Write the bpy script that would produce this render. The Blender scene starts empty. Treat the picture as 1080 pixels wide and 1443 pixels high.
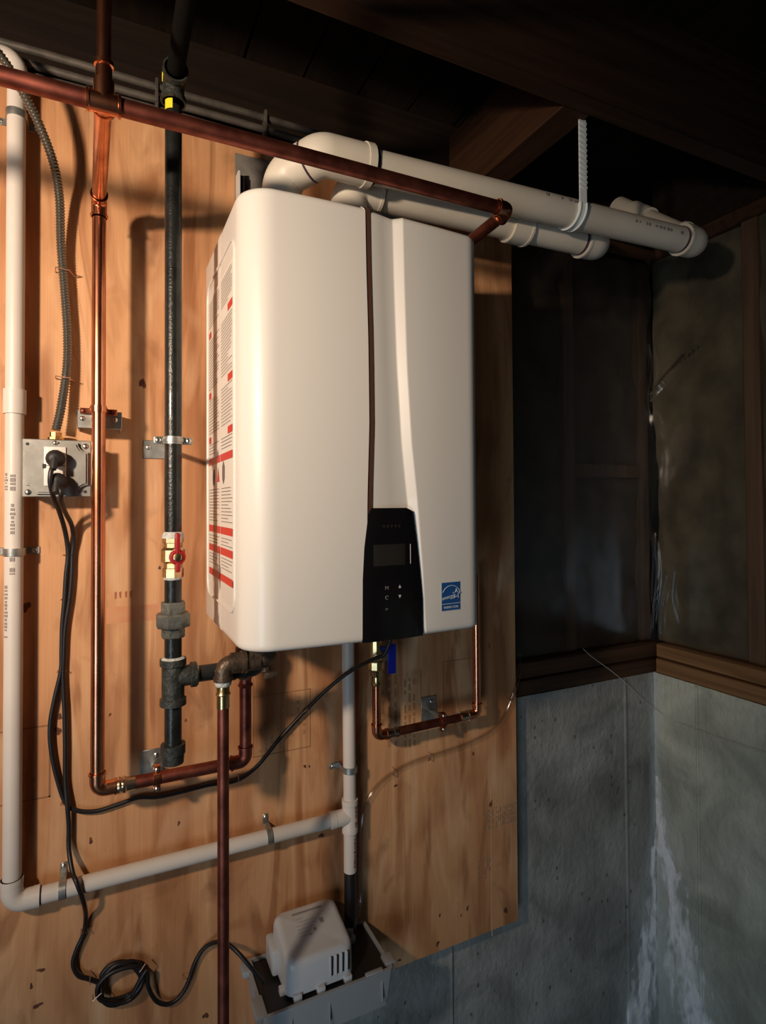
import bpy, bmesh, math, random
from mathutils import Vector, Matrix, noise
R = random.Random(7)
S = bpy.context.scene
C = S.collection
Z = 1.45                      # height of the heater's underside above the floor

# ---------------------------------------------------------------- camera
cam = bpy.data.cameras.new('camera'); co = bpy.data.objects.new('camera', cam); C.objects.link(co)
r_, u_, f_ = (Vector((0.90203, -0.43163, -0.00602)), Vector((-0.00258, -0.01934, 0.99981)), Vector((0.43166, 0.90184, 0.01856)))
co.matrix_world = Matrix(((r_.x, u_.x, -f_.x, -0.17857), (r_.y, u_.y, -f_.y, -1.21256), (r_.z, u_.z, -f_.z, 0.2199 + Z), (0, 0, 0, 1)))
cam.sensor_fit = 'AUTO'; cam.sensor_width = 36; cam.lens = 20.3172; cam.shift_y = -0.01885; cam.clip_start = 0.02
S.camera = co

# ---------------------------------------------------------------- light
S.view_settings.view_transform = 'Standard'; S.view_settings.look = 'None'
S.view_settings.exposure = 0.0; S.view_settings.gamma = 1.0; S.view_settings.use_curve_mapping = False
w = bpy.data.worlds.new('world'); S.world = w; w.use_nodes = True
w.node_tree.nodes['Background'].inputs[0].default_value = (0.35, 0.42, 0.5, 1)
w.node_tree.nodes['Background'].inputs[1].default_value = 0.0

def aim(o, p): o.rotation_euler = (Vector(p) - o.location).to_track_quat('-Z', 'Y').to_euler()
def light(name, kind, loc, target, power, color, **k):
    l = bpy.data.lights.new(name, kind); l.energy = power; l.color = color
    for a, v in k.items(): setattr(l, a, v)
    o = bpy.data.objects.new(name, l); C.objects.link(o); o.location = loc; aim(o, target); return o
# warm work lamp clamped to the left of the camera, shaded from above
light('work_lamp', 'SPOT', (-.95, -1.10, Z + .58), (-.26, 0, Z + .46), 100, (1.0, .79, .60), shadow_soft_size=.045, spot_size=math.radians(98), spot_blend=1.0)
# added cool fill light, low on the left behind the camera
light('cool_fill', 'AREA', (-1.7, -2.4, .75), (.75, -.05, .50), 6.8, (.66, .84, 1.0), shape='RECTANGLE', size=.8, size_y=1.2, spread=math.radians(110))

# ---------------------------------------------------------------- materials
MATS = {}
def nodes(m): return m.node_tree.nodes, m.node_tree.links
def mat(name, col, rough=.5, metal=0., var=0., vscale=20., bump=0., bscale=80., spec=.5, coat=0., stretch=(1, 1, 1), dark=None):
    if name in MATS: return MATS[name]
    m = bpy.data.materials.new(name); m.use_nodes = True; n, l = nodes(m); b = n['Principled BSDF']
    b.inputs['Base Color'].default_value = (*col, 1); b.inputs['Roughness'].default_value = rough
    b.inputs['Metallic'].default_value = metal; b.inputs['Specular IOR Level'].default_value = spec; b.inputs['Coat Weight'].default_value = coat
    tc = n.new('ShaderNodeTexCoord'); mp = n.new('ShaderNodeMapping'); l.new(tc.outputs['Object'], mp.inputs[0]); mp.inputs['Scale'].default_value = stretch
    if var:
        t = n.new('ShaderNodeTexNoise'); t.inputs['Scale'].default_value = vscale; t.inputs['Detail'].default_value = 6; l.new(mp.outputs[0], t.inputs[0])
        cr = n.new('ShaderNodeValToRGB'); cr.color_ramp.elements[0].position = .3; cr.color_ramp.elements[1].position = .7
        d = dark or tuple(c * (1 - var) for c in col)
        cr.color_ramp.elements[0].color = (*d, 1); cr.color_ramp.elements[1].color = (*[min(1, c * (1 + var * .4)) for c in col], 1)
        l.new(t.outputs[0], cr.inputs[0]); l.new(cr.outputs[0], b.inputs['Base Color'])
    if bump:
        t2 = n.new('ShaderNodeTexNoise'); t2.inputs['Scale'].default_value = bscale; t2.inputs['Detail'].default_value = 5; l.new(mp.outputs[0], t2.inputs[0])
        bp = n.new('ShaderNodeBump'); bp.inputs['Strength'].default_value = bump; bp.inputs['Distance'].default_value = .004
        l.new(t2.outputs[0], bp.inputs['Height']); l.new(bp.outputs[0], b.inputs['Normal'])
    MATS[name] = m; return m

def math_node(m, op, a, b=None, c=None, clamp=False):
    n, l = nodes(m); x = n.new('ShaderNodeMath'); x.operation = op; x.use_clamp = clamp
    for i, v in enumerate((a, b, c)):
        if v is None: continue
        if isinstance(v, (int, float)): x.inputs[i].default_value = v
        else: l.new(v, x.inputs[i])
    return x.outputs[0]
def ramp(m, fac, stops):
    n, l = nodes(m); cr = n.new('ShaderNodeValToRGB'); e = cr.color_ramp.elements
    while len(e) < len(stops): e.new(.5)
    for el, (p, c) in zip(e, stops): el.position = p; el.color = (*c, 1)
    l.new(fac, cr.inputs[0]); return cr.outputs[0]
def noise_tex(m, vec, scale, detail=5, dist=0.):
    n, l = nodes(m); t = n.new('ShaderNodeTexNoise'); t.inputs['Scale'].default_value = scale; t.inputs['Detail'].default_value = detail
    t.inputs['Distortion'].default_value = dist; l.new(vec, t.inputs[0]); return t.outputs[0]
def mapped(m, scale, loc=(0, 0, 0)):
    n, l = nodes(m); tc = n.new('ShaderNodeTexCoord'); mp = n.new('ShaderNodeMapping'); mp.inputs['Scale'].default_value = scale
    mp.inputs['Location'].default_value = loc; l.new(tc.outputs['Object'], mp.inputs[0]); return mp.outputs[0]
def mix(m, fac, a, b):
    n, l = nodes(m); x = n.new('ShaderNodeMix'); x.data_type = 'RGBA'
    for i, v in ((0, fac), (6, a), (7, b)):
        if isinstance(v, (int, float)): x.inputs[i].default_value = v
        elif isinstance(v, tuple): x.inputs[i].default_value = (*v, 1)
        else: l.new(v, x.inputs[i])
    return x.outputs[2]
def new_mat(name, rough=.6):
    m = bpy.data.materials.new(name); m.use_nodes = True; b = m.node_tree.nodes['Principled BSDF']; b.inputs['Roughness'].default_value = rough; MATS[name] = m; return m, b
def bump_in(m, b, h, strength=.3, dist=.004):
    n, l = nodes(m); bp = n.new('ShaderNodeBump'); bp.inputs['Strength'].default_value = strength; bp.inputs['Distance'].default_value = dist
    l.new(h, bp.inputs['Height']); l.new(bp.outputs[0], b.inputs['Normal'])

def make_plywood():
    m, b = new_mat('plywood', .55); n, l = nodes(m)
    v = mapped(m, (5.2, 1, .55)); g = noise_tex(m, v, 1.5, 4, 1.1)                      # broad cathedral figure
    fine = noise_tex(m, mapped(m, (130, 1, 3.0)), 1.5, 4, .2)
    mott = noise_tex(m, mapped(m, (3, 1, 1.6), (4, 0, 2)), 2.2, 6, .6)
    bands = math_node(m, 'SINE', math_node(m, 'MULTIPLY', g, 38))
    bands = math_node(m, 'MULTIPLY_ADD', bands, .5, .5)
    c = ramp(m, g, [(.28, (.33, .135, .056)), (.40, (.54, .255, .115)), (.50, (.68, .355, .170)), (.60, (.74, .415, .210)), (.74, (.45, .195, .085))])
    c = mix(m, math_node(m, 'MULTIPLY', bands, .22), c, (.42, .185, .072))
    c = mix(m, math_node(m, 'MULTIPLY', math_node(m, 'SUBTRACT', mott, .50, None, True), 3.2, None, True), c, (.34, .135, .05))
    ton = noise_tex(m, mapped(m, (6.5, 1, 1.05), (1.3, 0, 5.2)), 1.7, 3, 2.2)
    c = mix(m, math_node(m, 'MULTIPLY', math_node(m, 'SUBTRACT', ton, .525, None, True), 7, None, True), c, mix(m, .62, c, (.27, .098, .034)))
    pale = noise_tex(m, mapped(m, (4.5, 1, .9), (7, 0, 1)), 1.9, 3, 1.6)
    c = mix(m, math_node(m, 'MULTIPLY', math_node(m, 'SUBTRACT', pale, .56, None, True), 6, None, True), c, (.74, .47, .27))
    blot = noise_tex(m, mapped(m, (5, 1, 4), (2, 0, 9)), 2.0, 5, .8)
    c = mix(m, math_node(m, 'MULTIPLY', math_node(m, 'SUBTRACT', blot, .60, None, True), 6, None, True), c, mix(m, .55, c, (.16, .06, .028)))
    c = mix(m, math_node(m, 'MULTIPLY', fine, .22), c, (.33, .14, .058))
    l.new(c, b.inputs['Base Color']); bump_in(m, b, fine, .25, .002); b.inputs['Specular IOR Level'].default_value = .35
    return m
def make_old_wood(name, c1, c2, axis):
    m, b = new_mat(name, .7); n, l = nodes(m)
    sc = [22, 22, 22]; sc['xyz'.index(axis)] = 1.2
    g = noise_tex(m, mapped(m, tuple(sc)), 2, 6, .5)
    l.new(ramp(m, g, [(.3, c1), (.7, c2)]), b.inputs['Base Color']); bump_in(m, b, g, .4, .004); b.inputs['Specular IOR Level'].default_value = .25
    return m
def make_concrete(name, along, corner, grow, tint1, tint2, z0):
    """poured wall: form-board mottling, pinholes, and the white salt bloom that fans out from the wet corner"""
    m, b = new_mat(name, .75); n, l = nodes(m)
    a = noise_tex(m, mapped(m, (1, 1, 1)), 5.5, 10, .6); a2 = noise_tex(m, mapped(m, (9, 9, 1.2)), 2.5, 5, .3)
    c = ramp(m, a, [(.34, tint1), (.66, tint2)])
    c = mix(m, math_node(m, 'MULTIPLY', a2, .45), c, tuple(x * .55 for x in tint1))
    vo = n.new('ShaderNodeTexVoronoi'); vo.inputs['Scale'].default_value = 42; l.new(mapped(m, (1, 1, .7)), vo.inputs[0])
    holes = math_node(m, 'LESS_THAN', vo.outputs['Distance'], .17)
    rnd = n.new('ShaderNodeSeparateColor'); l.new(vo.outputs['Color'], rnd.inputs[0])
    holes = math_node(m, 'MULTIPLY', holes, math_node(m, 'GREATER_THAN', rnd.outputs[0], .80))
    c = mix(m, math_node(m, 'MULTIPLY', holes, .6), c, (.05, .05, .048))
    tc = n.new('ShaderNodeTexCoord'); sp = n.new('ShaderNodeSeparateXYZ'); l.new(tc.outputs['Object'], sp.inputs[0])
    d = math_node(m, 'SUBTRACT', corner, sp.outputs[along])                     # distance from the corner
    t = math_node(m, 'MAXIMUM', math_node(m, 'SUBTRACT', z0, sp.outputs[2]), 0)
    wob = noise_tex(m, mapped(m, (7, 7, 5)), 1, 4, .3)
    cen = math_node(m, 'ADD', math_node(m, 'MULTIPLY', math_node(m, 'POWER', t, 1.5), grow), math_node(m, 'MULTIPLY', math_node(m, 'SUBTRACT', wob, .5), .10))
    wid = math_node(m, 'MULTIPLY_ADD', t, .14, .022)
    e = math_node(m, 'DIVIDE', math_node(m, 'SUBTRACT', d, cen), wid)
    e = math_node(m, 'SUBTRACT', 1, math_node(m, 'ABSOLUTE', e), None, True)
    e = math_node(m, 'MULTIPLY', e, math_node(m, 'GREATER_THAN', t, 0.001))
    brk = noise_tex(m, mapped(m, (24, 24, 9)), 1.6, 7, .6)
    salt = math_node(m, 'MULTIPLY', math_node(m, 'SUBTRACT', math_node(m, 'ADD', math_node(m, 'MULTIPLY', e, .45), brk), .68, None, True), 4, None, True)
    salt = math_node(m, 'MULTIPLY', salt, math_node(m, 'GREATER_THAN', e, .02))
    inner = math_node(m, 'SUBTRACT', 1, math_node(m, 'DIVIDE', d, math_node(m, 'MULTIPLY_ADD', t, .42, .03)), None, True)
    film = math_node(m, 'MULTIPLY', inner, math_node(m, 'MULTIPLY', brk, 1.3, None, True))
    c = mix(m, film, c, (.50, .56, .58))
    c = mix(m, salt, c, (.93, .96, 1.0))
    l.new(c, b.inputs['Base Color'])
    h = math_node(m, 'SUBTRACT', math_node(m, 'ADD', a2, math_node(m, 'MULTIPLY', salt, .6)), holes)
    rough = noise_tex(m, mapped(m, (1, 1, .8)), 60, 8, .3); bump_in(m, b, math_node(m, 'ADD', h, math_node(m, 'MULTIPLY', rough, 1.3)), 0.6, .006); b.inputs['Specular IOR Level'].default_value = .3
    return m
def make_plastic_film():
    m, b = new_mat('clear_film', .16); n, l = nodes(m); n.remove(b)
    g = n.new('ShaderNodeBsdfGlossy'); g.inputs['Roughness'].default_value = .22; g.inputs['Color'].default_value = (.9, .9, .9, 1)
    t = n.new('ShaderNodeBsdfTransparent'); t.inputs['Color'].default_value = (.86, .86, .85, 1)
    fr = n.new('ShaderNodeFresnel'); fr.inputs['IOR'].default_value = 1.5
    mx = n.new('ShaderNodeMixShader'); l.new(math_node(m, 'MULTIPLY', fr.outputs[0], .75), mx.inputs[0]); l.new(t.outputs[0], mx.inputs[1]); l.new(g.outputs[0], mx.inputs[2])
    l.new(mx.outputs[0], n['Material Output'].inputs[0]); return m
def make_clear_tube():
    m, b = new_mat('clear_vinyl', .1); n, l = nodes(m); n.remove(b)
    g = n.new('ShaderNodeBsdfGlossy'); g.inputs['Roughness'].default_value = .12
    t = n.new('ShaderNodeBsdfTransparent'); t.inputs['Color'].default_value = (.93, .92, .90, 1)
    lw = n.new('ShaderNodeLayerWeight'); lw.inputs['Blend'].default_value = .25
    mx = n.new('ShaderNodeMixShader'); l.new(math_node(m, 'MULTIPLY_ADD', lw.outputs['Facing'], .32, .06), mx.inputs[0]); l.new(t.outputs[0], mx.inputs[1]); l.new(g.outputs[0], mx.inputs[2])
    l.new(mx.outputs[0], n['Material Output'].inputs[0]); return m

PLY = make_plywood()
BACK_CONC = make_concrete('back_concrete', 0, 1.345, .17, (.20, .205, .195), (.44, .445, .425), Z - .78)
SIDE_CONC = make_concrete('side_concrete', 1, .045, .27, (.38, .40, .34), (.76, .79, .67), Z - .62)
FILM = make_plastic_film(); TUBE = make_clear_tube()
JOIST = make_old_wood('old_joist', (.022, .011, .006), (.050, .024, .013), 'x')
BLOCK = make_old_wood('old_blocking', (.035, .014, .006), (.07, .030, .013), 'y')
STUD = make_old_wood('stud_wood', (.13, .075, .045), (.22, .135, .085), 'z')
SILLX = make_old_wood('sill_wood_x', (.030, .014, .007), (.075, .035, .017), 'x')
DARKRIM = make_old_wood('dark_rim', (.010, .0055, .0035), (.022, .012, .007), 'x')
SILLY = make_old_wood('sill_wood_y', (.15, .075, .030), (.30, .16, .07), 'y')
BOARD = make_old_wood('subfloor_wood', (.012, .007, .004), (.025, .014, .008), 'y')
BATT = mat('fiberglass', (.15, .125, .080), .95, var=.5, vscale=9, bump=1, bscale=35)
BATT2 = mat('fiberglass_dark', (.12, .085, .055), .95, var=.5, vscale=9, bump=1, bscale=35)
WHITE = mat('white_enamel', (.75, .72, .665), .40, coat=.22, bump=.015, bscale=700)
WHITE_D = mat('white_plastic_trim', (.72, .70, .66), .4)
SHADOW_GAP = mat('shadow_brown', (.075, .028, .018), .6)
LABEL = mat('label_paper', (.80, .78, .72), .35)
RED = mat('label_red', (.62, .030, .028), .4); INK = mat('label_ink', (.16, .13, .12), .6)
BLACKGL = mat('black_gloss', (.006, .006, .007), .12, coat=.4); SCREEN = mat('screen_grey', (.022, .020, .018), .22)
SYM = mat('key_symbol', (.55, .56, .56), .5); FAINT = mat('faint_mark', (.016, .014, .014), .4)
BLUE = mat('star_blue', (.015, .085, .27), .35); STARW = mat('star_white', (.62, .70, .78), .4)
COPPER = mat('copper', (.80, .36, .20), .26, 1., var=.45, vscale=30, bump=.05, bscale=60, stretch=(1, 1, .35), dark=(.50, .17, .09))
COPPER_O = mat('copper_oxidised', (.34, .105, .072), .48, 1., var=.5, vscale=35, dark=(.17, .05, .036))
COPPER_S = mat('copper_soot', (.22, .105, .065), .5, .8, var=.6, vscale=50, dark=(.05, .03, .02))
SOLDER = mat('solder_ring', (.72, .56, .42), .25, 1.)
BRASS = mat('brass', (.72, .56, .28), .28, 1., var=.25, vscale=60)
IRON = mat('black_iron', (.022, .024, .023), .33, .3, var=.5, vscale=45, bump=.2, bscale=250, coat=.2)
IRON_F = mat('cast_iron_fitting', (.060, .064, .058), .5, .5, var=.55, vscale=60, bump=.5, bscale=180)
BRONZE = mat('dark_bronze', (.15, .105, .075), .42, .7, var=.5, vscale=60, bump=.35, bscale=180)
GALV = mat('galvanised', (.46, .47, .45), .42, .85, var=.35, vscale=55)
DOPE = mat('pipe_dope', (.62, .64, .62), .7, var=.3, vscale=150, bump=.8, bscale=300)
PVC = mat('white_pvc', (.66, .60, .54), .42, var=.06, vscale=9)
VENT = mat('vent_pvc', (.74, .68, .57), .42, var=.10, vscale=9)
PRIMER = mat('purple_primer', (.06, .03, .055), .5)
PRINT = mat('print_grey', (.28, .25, .24), .7)
CORD = mat('black_cord', (.012, .010, .011), .42); PLUGM = mat('plug_rubber', (.015, .013, .013), .55)
STEEL = mat('zinc_box', (.36, .35, .32), .46, .75, var=.25, vscale=25, bump=.05)
SCREWM = mat('screw_zinc', (.70, .68, .62), .28, 1.)
OUTLET = mat('outlet_nylon', (.74, .71, .66), .4)
YELLOW = mat('yellow_tag', (.88, .72, .03), .5); HRED = mat('valve_red', (.33, .012, .014), .4); HBLUE = mat('handle_blue', (.012, .025, .42), .4)
PUMPW = mat('pump_housing', (.58, .60, .62), .38, var=.04); PUMPG = mat('pump_tank', (.36, .38, .40), .5); PUMPB = mat('pump_deck', (.012, .012, .013), .5)
KNOT = mat('knot_brown', (.17, .058, .026), .7, var=.5, vscale=160, dark=(.06, .02, .01)); STAMPM = mat('stamp_ink', (.27, .125, .06), .9); STAMPL = mat('stamp_ink_faint', (.40, .20, .095), .9)
SHEATH = mat('cable_sheath', (.11, .095, .08), .5, .2, var=.4, vscale=40)  # dull dark grey cable sheathing
FLEX = mat('flex_steel', (.26, .25, .22), .38, .9)
HOOKM = mat('hook_plastic', (.86, .92, .90), .4)
WHITESTR = mat('bracket_white', (.66, .64, .60), .4)
CLIP = mat('clip_copper', (.62, .36, .26), .35, .8)
FLOORM = mat('floor_concrete', (.16, .16, .155), .8, var=.4, vscale=4, bump=.4, bscale=30)
ROOMM = mat('basement_block', (.22, .20, .18), .85, var=.3, vscale=5)

# ---------------------------------------------------------------- mesh helpers
def fillet(pts, r, n=8):
    pts = [Vector(p) for p in pts]; out = [pts[0]]
    for i in range(1, len(pts) - 1):
        a, b, c = pts[i - 1], pts[i], pts[i + 1]
        d1 = (a - b); d2 = (c - b); rr = min(r, d1.length * .48, d2.length * .48); d1.normalize(); d2.normalize()
        ang = d1.angle(d2)
        if ang > 3.0: out.append(b); continue
        k = rr
        p1, p2 = b + d1 * k, b + d2 * k
        rad = k * math.tan(ang / 2); bis = (d1 + d2).normalized(); cen = b + bis * (k / math.cos(ang / 2))
        v1, v2 = p1 - cen, p2 - cen
        for j in range(n + 1):
            t = j / n; v = v1.lerp(v2, t)
            th = v1.angle(v2) if v1.length > 1e-9 else 0
            if th > 1e-5: v = (v1 * math.sin((1 - t) * th) + v2 * math.sin(t * th)) / math.sin(th)
            out.append(cen + v)
    out.append(pts[-1]); return out
def spline(pts, n=8):
    pts = [Vector(p) for p in pts]; q = [pts[0] * 2 - pts[1]] + pts + [pts[-1] * 2 - pts[-2]]; out = []
    for i in range(1, len(q) - 2):
        p0, p1, p2, p3 = q[i - 1:i + 3]
        for j in range(n):
            t = j / n
            out.append(.5 * ((2 * p1) + (p2 - p0) * t + (2 * p0 - 5 * p1 + 4 * p2 - p3) * t * t + (3 * p1 - p0 - 3 * p2 + p3) * t ** 3))
    out.append(pts[-1]); return out
class MB:
    def __init__(s): s.v = []; s.f = []
    def add(s, vs, fs):
        o = len(s.v); s.v += [tuple(x) for x in vs]; s.f += [tuple(i + o for i in f) for f in fs]; return s
    def box(s, a, b, bev=0., seg=2):
        bm = bmesh.new(); bmesh.ops.create_cube(bm, size=1)
        a, b = Vector(a), Vector(b)
        for v in bm.verts: v.co = Vector([(a[i] + b[i]) / 2 + v.co[i] * abs(b[i] - a[i]) for i in range(3)])
        if bev: bmesh.ops.bevel(bm, geom=list(bm.edges), offset=bev, segments=seg, affect='EDGES', profile=.5)
        return s.take(bm)
    def take(s, bm, M=None):
        bm.verts.index_update(); bm.verts.ensure_lookup_table()
        s.add([(M @ v.co if M else v.co) for v in bm.verts], [[v.index for v in f.verts] for f in bm.faces]); bm.free(); return s
    def sweep(s, pts, r, seg=16, caps=True, phase=0.):
        pts = [Vector(p) for p in pts]; n = len(pts); rr = r if isinstance(r, (list, tuple)) else [r] * n
        tan = []
        for i in range(n):
            a = i; b = i
            while a > 0 and (pts[a] - pts[i]).length < 1e-7: a -= 1
            while b < n - 1 and (pts[b] - pts[i]).length < 1e-7: b += 1
            t = Vector()
            if a != i: t += (pts[i] - pts[a]).normalized()
            if b != i: t += (pts[b] - pts[i]).normalized()
            tan.append(t.normalized())
        up = Vector((0, 0, 1)) if abs(tan[0].z) < .9 else Vector((0, 1, 0))
        x = tan[0].cross(up).normalized(); vs = []; fs = []
        for i in range(n):
            x = (x - tan[i] * x.dot(tan[i])).normalized(); y = tan[i].cross(x)
            for k in range(seg):
                a = 2 * math.pi * (k + phase) / seg; vs.append(pts[i] + (x * math.cos(a) + y * math.sin(a)) * rr[i])
        for i in range(n - 1):
            for k in range(seg):
                k2 = (k + 1) % seg; fs.append((i * seg + k, i * seg + k2, (i + 1) * seg + k2, (i + 1) * seg + k))
        if caps: fs.append(tuple(range(seg))[::-1]); fs.append(tuple((n - 1) * seg + k for k in range(seg)))
        return s.add(vs, fs)
    def lathe(s, base, axis, prof, seg=20, phase=0.):
        """prof: (distance along axis, radius)"""
        b, a = Vector(base), Vector(axis).normalized(); return s.sweep([b + a * d for d, _ in prof], [q for _, q in prof], seg, True, phase) if False else s._lathe(b, a, prof, seg, phase)
    def _lathe(s, b, a, prof, seg, phase):
        up = Vector((0, 0, 1)) if abs(a.z) < .9 else Vector((0, 1, 0)); x = a.cross(up).normalized(); y = a.cross(x); vs = []; fs = []; n = len(prof)
        for d, q in prof:
            for k in range(seg):
                t = 2 * math.pi * (k + phase) / seg; vs.append(b + a * d + (x * math.cos(t) + y * math.sin(t)) * q)
        for i in range(n - 1):
            for k in range(seg):
                k2 = (k + 1) % seg; fs.append((i * seg + k, (i + 1) * seg + k, (i + 1) * seg + k2, i * seg + k2))
        fs.append(tuple(range(seg))); fs.append(tuple((n - 1) * seg + k for k in range(seg))[::-1])
        return s.add(vs, fs)
    def quad(s, a, b, c, d): return s.add([a, b, c, d], [(0, 1, 2, 3)])
    def ribbon(s, pts, side, half, th):
        """flat strap of given half width along `side`, thickness th towards the path normal"""
        pts = [Vector(p) for p in pts]; side = Vector(side).normalized(); vs = []; fs = []; n = len(pts)
        for i, p in enumerate(pts):
            t = (pts[min(i + 1, n - 1)] - pts[max(i - 1, 0)]).normalized(); nn = t.cross(side).normalized() * th / 2
            vs += [p - side * half - nn, p + side * half - nn, p + side * half + nn, p - side * half + nn]
        for i in range(n - 1):
            for k in range(4): fs.append((i * 4 + k, i * 4 + (k + 1) % 4, i * 4 + 4 + (k + 1) % 4, i * 4 + 4 + k))
        fs += [(3, 2, 1, 0), tuple((n - 1) * 4 + k for k in range(4))]; return s.add(vs, fs)
    def build(s, name, m, parent=None, angle=40, smooth=True):
        me = bpy.data.meshes.new(name); me.from_pydata(s.v, [], s.f); me.validate()
        bm = bmesh.new(); bm.from_mesh(me); bmesh.ops.recalc_face_normals(bm, faces=bm.faces); bm.to_mesh(me); bm.free()
        me.materials.append(m)
        if smooth:
            me.polygons.foreach_set('use_smooth', [True] * len(me.polygons)); me.set_sharp_from_angle(angle=math.radians(angle))
        o = bpy.data.objects.new(name, me); C.objects.link(o)
        if parent:
            o.parent = parent; o.matrix_parent_inverse = Matrix.Translation(-wloc(parent))
        return o
def wloc(o): return Vector(o['base']) if 'base' in o else Vector((0, 0, 0))
def thing(name, label, cat, loc, group=None):
    o = bpy.data.objects.new(name, None); C.objects.link(o); o.location = loc; o['base'] = tuple(loc); o.empty_display_size = .03
    o['label'] = label; o['category'] = cat
    if group: o['group'] = group
    return o
def tag(o, label, cat, group=None):
    o['label'] = label; o['category'] = cat
    if group: o['group'] = group
    return o
def struct(o): o['kind'] = 'structure'; return o
def text(name, s, size, origin, right, up, m, parent, depth=.0002, align='CENTER', squash=1.):
    cu = bpy.data.curves.new(name, 'FONT'); cu.body = s; cu.size = size; cu.align_x = align; cu.extrude = depth
    o = bpy.data.objects.new(name, cu); me = bpy.data.meshes.new_from_object(o); bpy.data.objects.remove(o); bpy.data.curves.remove(cu)
    x, y = Vector(right).normalized(), Vector(up).normalized(); zc = x.cross(y)
    M = Matrix(((x.x * squash, y.x, zc.x, origin[0]), (x.y * squash, y.y, zc.y, origin[1]), (x.z * squash, y.z, zc.z, origin[2]), (0, 0, 0, 1)))
    me.transform(M); me.materials.clear(); me.materials.append(m); me.name = name
    ob = bpy.data.objects.new(name, me); C.objects.link(ob)
    if parent: ob.parent = parent; ob.matrix_parent_inverse = Matrix.Translation(-wloc(parent))
    return ob
def V(*a): return Vector(a)
X, Y, ZZ = V(1, 0, 0), V(0, 1, 0), V(0, 0, 1)
def elbow(mb, corner, d1, d2, r, leg, hub=1.14, bead=1.26, bw=.004, ins=None):
    """pipe elbow from corner+d1*leg to corner+d2*leg, hubs with a raised bead at the mouths"""
    c, d1, d2 = Vector(corner), Vector(d1).normalized(), Vector(d2).normalized()
    path = fillet([c + d1 * leg, c, c + d2 * leg], leg * .8, 10); n = len(path)
    p = [path[0], path[0] + (path[1] - path[0]).normalized() * bw] + path[1:-1] + [path[-1] - (path[-1] - path[-2]).normalized() * bw, path[-1]]
    mb.sweep([p[0], p[1]], r * bead, 20); mb.sweep([p[-2], p[-1]], r * bead, 20); mb.sweep(path, r * hub, 20); return mb
def screw_head(mb, p, axis, r=.0045):
    mb.lathe(p, axis, [(0, r), (.0012, r), (.0028, r * .6), (.003, r * .25)], 12); return mb

# ---------------------------------------------------------------- room shell
XC, YB = 1.345, .045             # corner of the poured walls
def wavy(name, m, u0, u1, v0, v1, f, nu, nv, parent=None, amp=.003, sc=5., thick=None):
    mb = MB(); vs = []; fs = []
    for j in range(nv + 1):
        for i in range(nu + 1):
            u = u0 + (u1 - u0) * i / nu; v = v0 + (v1 - v0) * j / nv
            h = amp * noise.fractal(Vector((u * sc, v * sc * .6, len(name))), 1., 2., 4)
            vs.append(f(u, v, h))
    for j in range(nv):
        for i in range(nu): a = j * (nu + 1) + i; fs.append((a, a + 1, a + nu + 2, a + nu + 1))
    if thick:                     # close the back with a second skin
        o = len(vs); t = Vector(thick); border = [i for i in range(nu + 1)] + [j * (nu + 1) + nu for j in range(1, nv + 1)] + [nv * (nu + 1) + i for i in range(nu - 1, -1, -1)] + [j * (nu + 1) for j in range(nv - 1, 0, -1)]
        for b in border: vs.append(Vector(vs[b]) + t)
        k = len(border)
        for i in range(k): fs.append((border[i], o + i, o + (i + 1) % k, border[(i + 1) % k]))
        fs.append(tuple(o + i for i in range(k)))
    mb.add(vs, fs); return mb.build(name, m, parent, 60)
CT = Z - .305                    # top of the poured concrete
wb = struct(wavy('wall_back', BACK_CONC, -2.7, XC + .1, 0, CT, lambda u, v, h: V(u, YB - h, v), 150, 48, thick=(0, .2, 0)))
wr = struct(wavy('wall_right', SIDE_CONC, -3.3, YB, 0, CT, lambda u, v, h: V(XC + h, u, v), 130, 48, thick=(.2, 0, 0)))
for y in (-.104, -.72, -1.33):                                      # fins left by the form boards
    MB().box((XC - .006, y, 0), (XC + .01, y + .007, CT - .002), .002, 1).build('form_seam', SIDE_CONC, wr)
for x in (1.215, .60):
    MB().box((x, YB - .006, 0), (x + .008, YB + .01, CT - .002), .002, 1).build('form_seam', BACK_CONC, wb)
struct(MB().box((-2.9, -3.5, -.1), (XC + .3, YB + .3, 0)).build('floor', FLOORM))
struct(MB().box((-2.9, -3.5, 0), (-2.7, YB + .2, Z + 1.3)).build('wall_left', ROOMM))
struct(MB().box((-2.9, -3.5, 0), (XC + .3, -3.3, Z + 1.3)).build('wall_front', ROOMM))
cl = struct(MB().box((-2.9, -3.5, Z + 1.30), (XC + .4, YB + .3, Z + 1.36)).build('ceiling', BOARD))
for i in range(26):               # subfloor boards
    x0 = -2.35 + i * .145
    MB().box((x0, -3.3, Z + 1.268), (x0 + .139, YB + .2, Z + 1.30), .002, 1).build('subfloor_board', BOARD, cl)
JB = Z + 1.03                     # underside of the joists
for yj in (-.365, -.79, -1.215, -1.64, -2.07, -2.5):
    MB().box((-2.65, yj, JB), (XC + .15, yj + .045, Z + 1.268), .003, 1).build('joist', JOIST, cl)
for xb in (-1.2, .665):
    MB().box((xb, -.32, JB + .004), (xb + .075, .12, Z + 1.22), .003, 1).build('blocking', BLOCK, cl)
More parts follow.
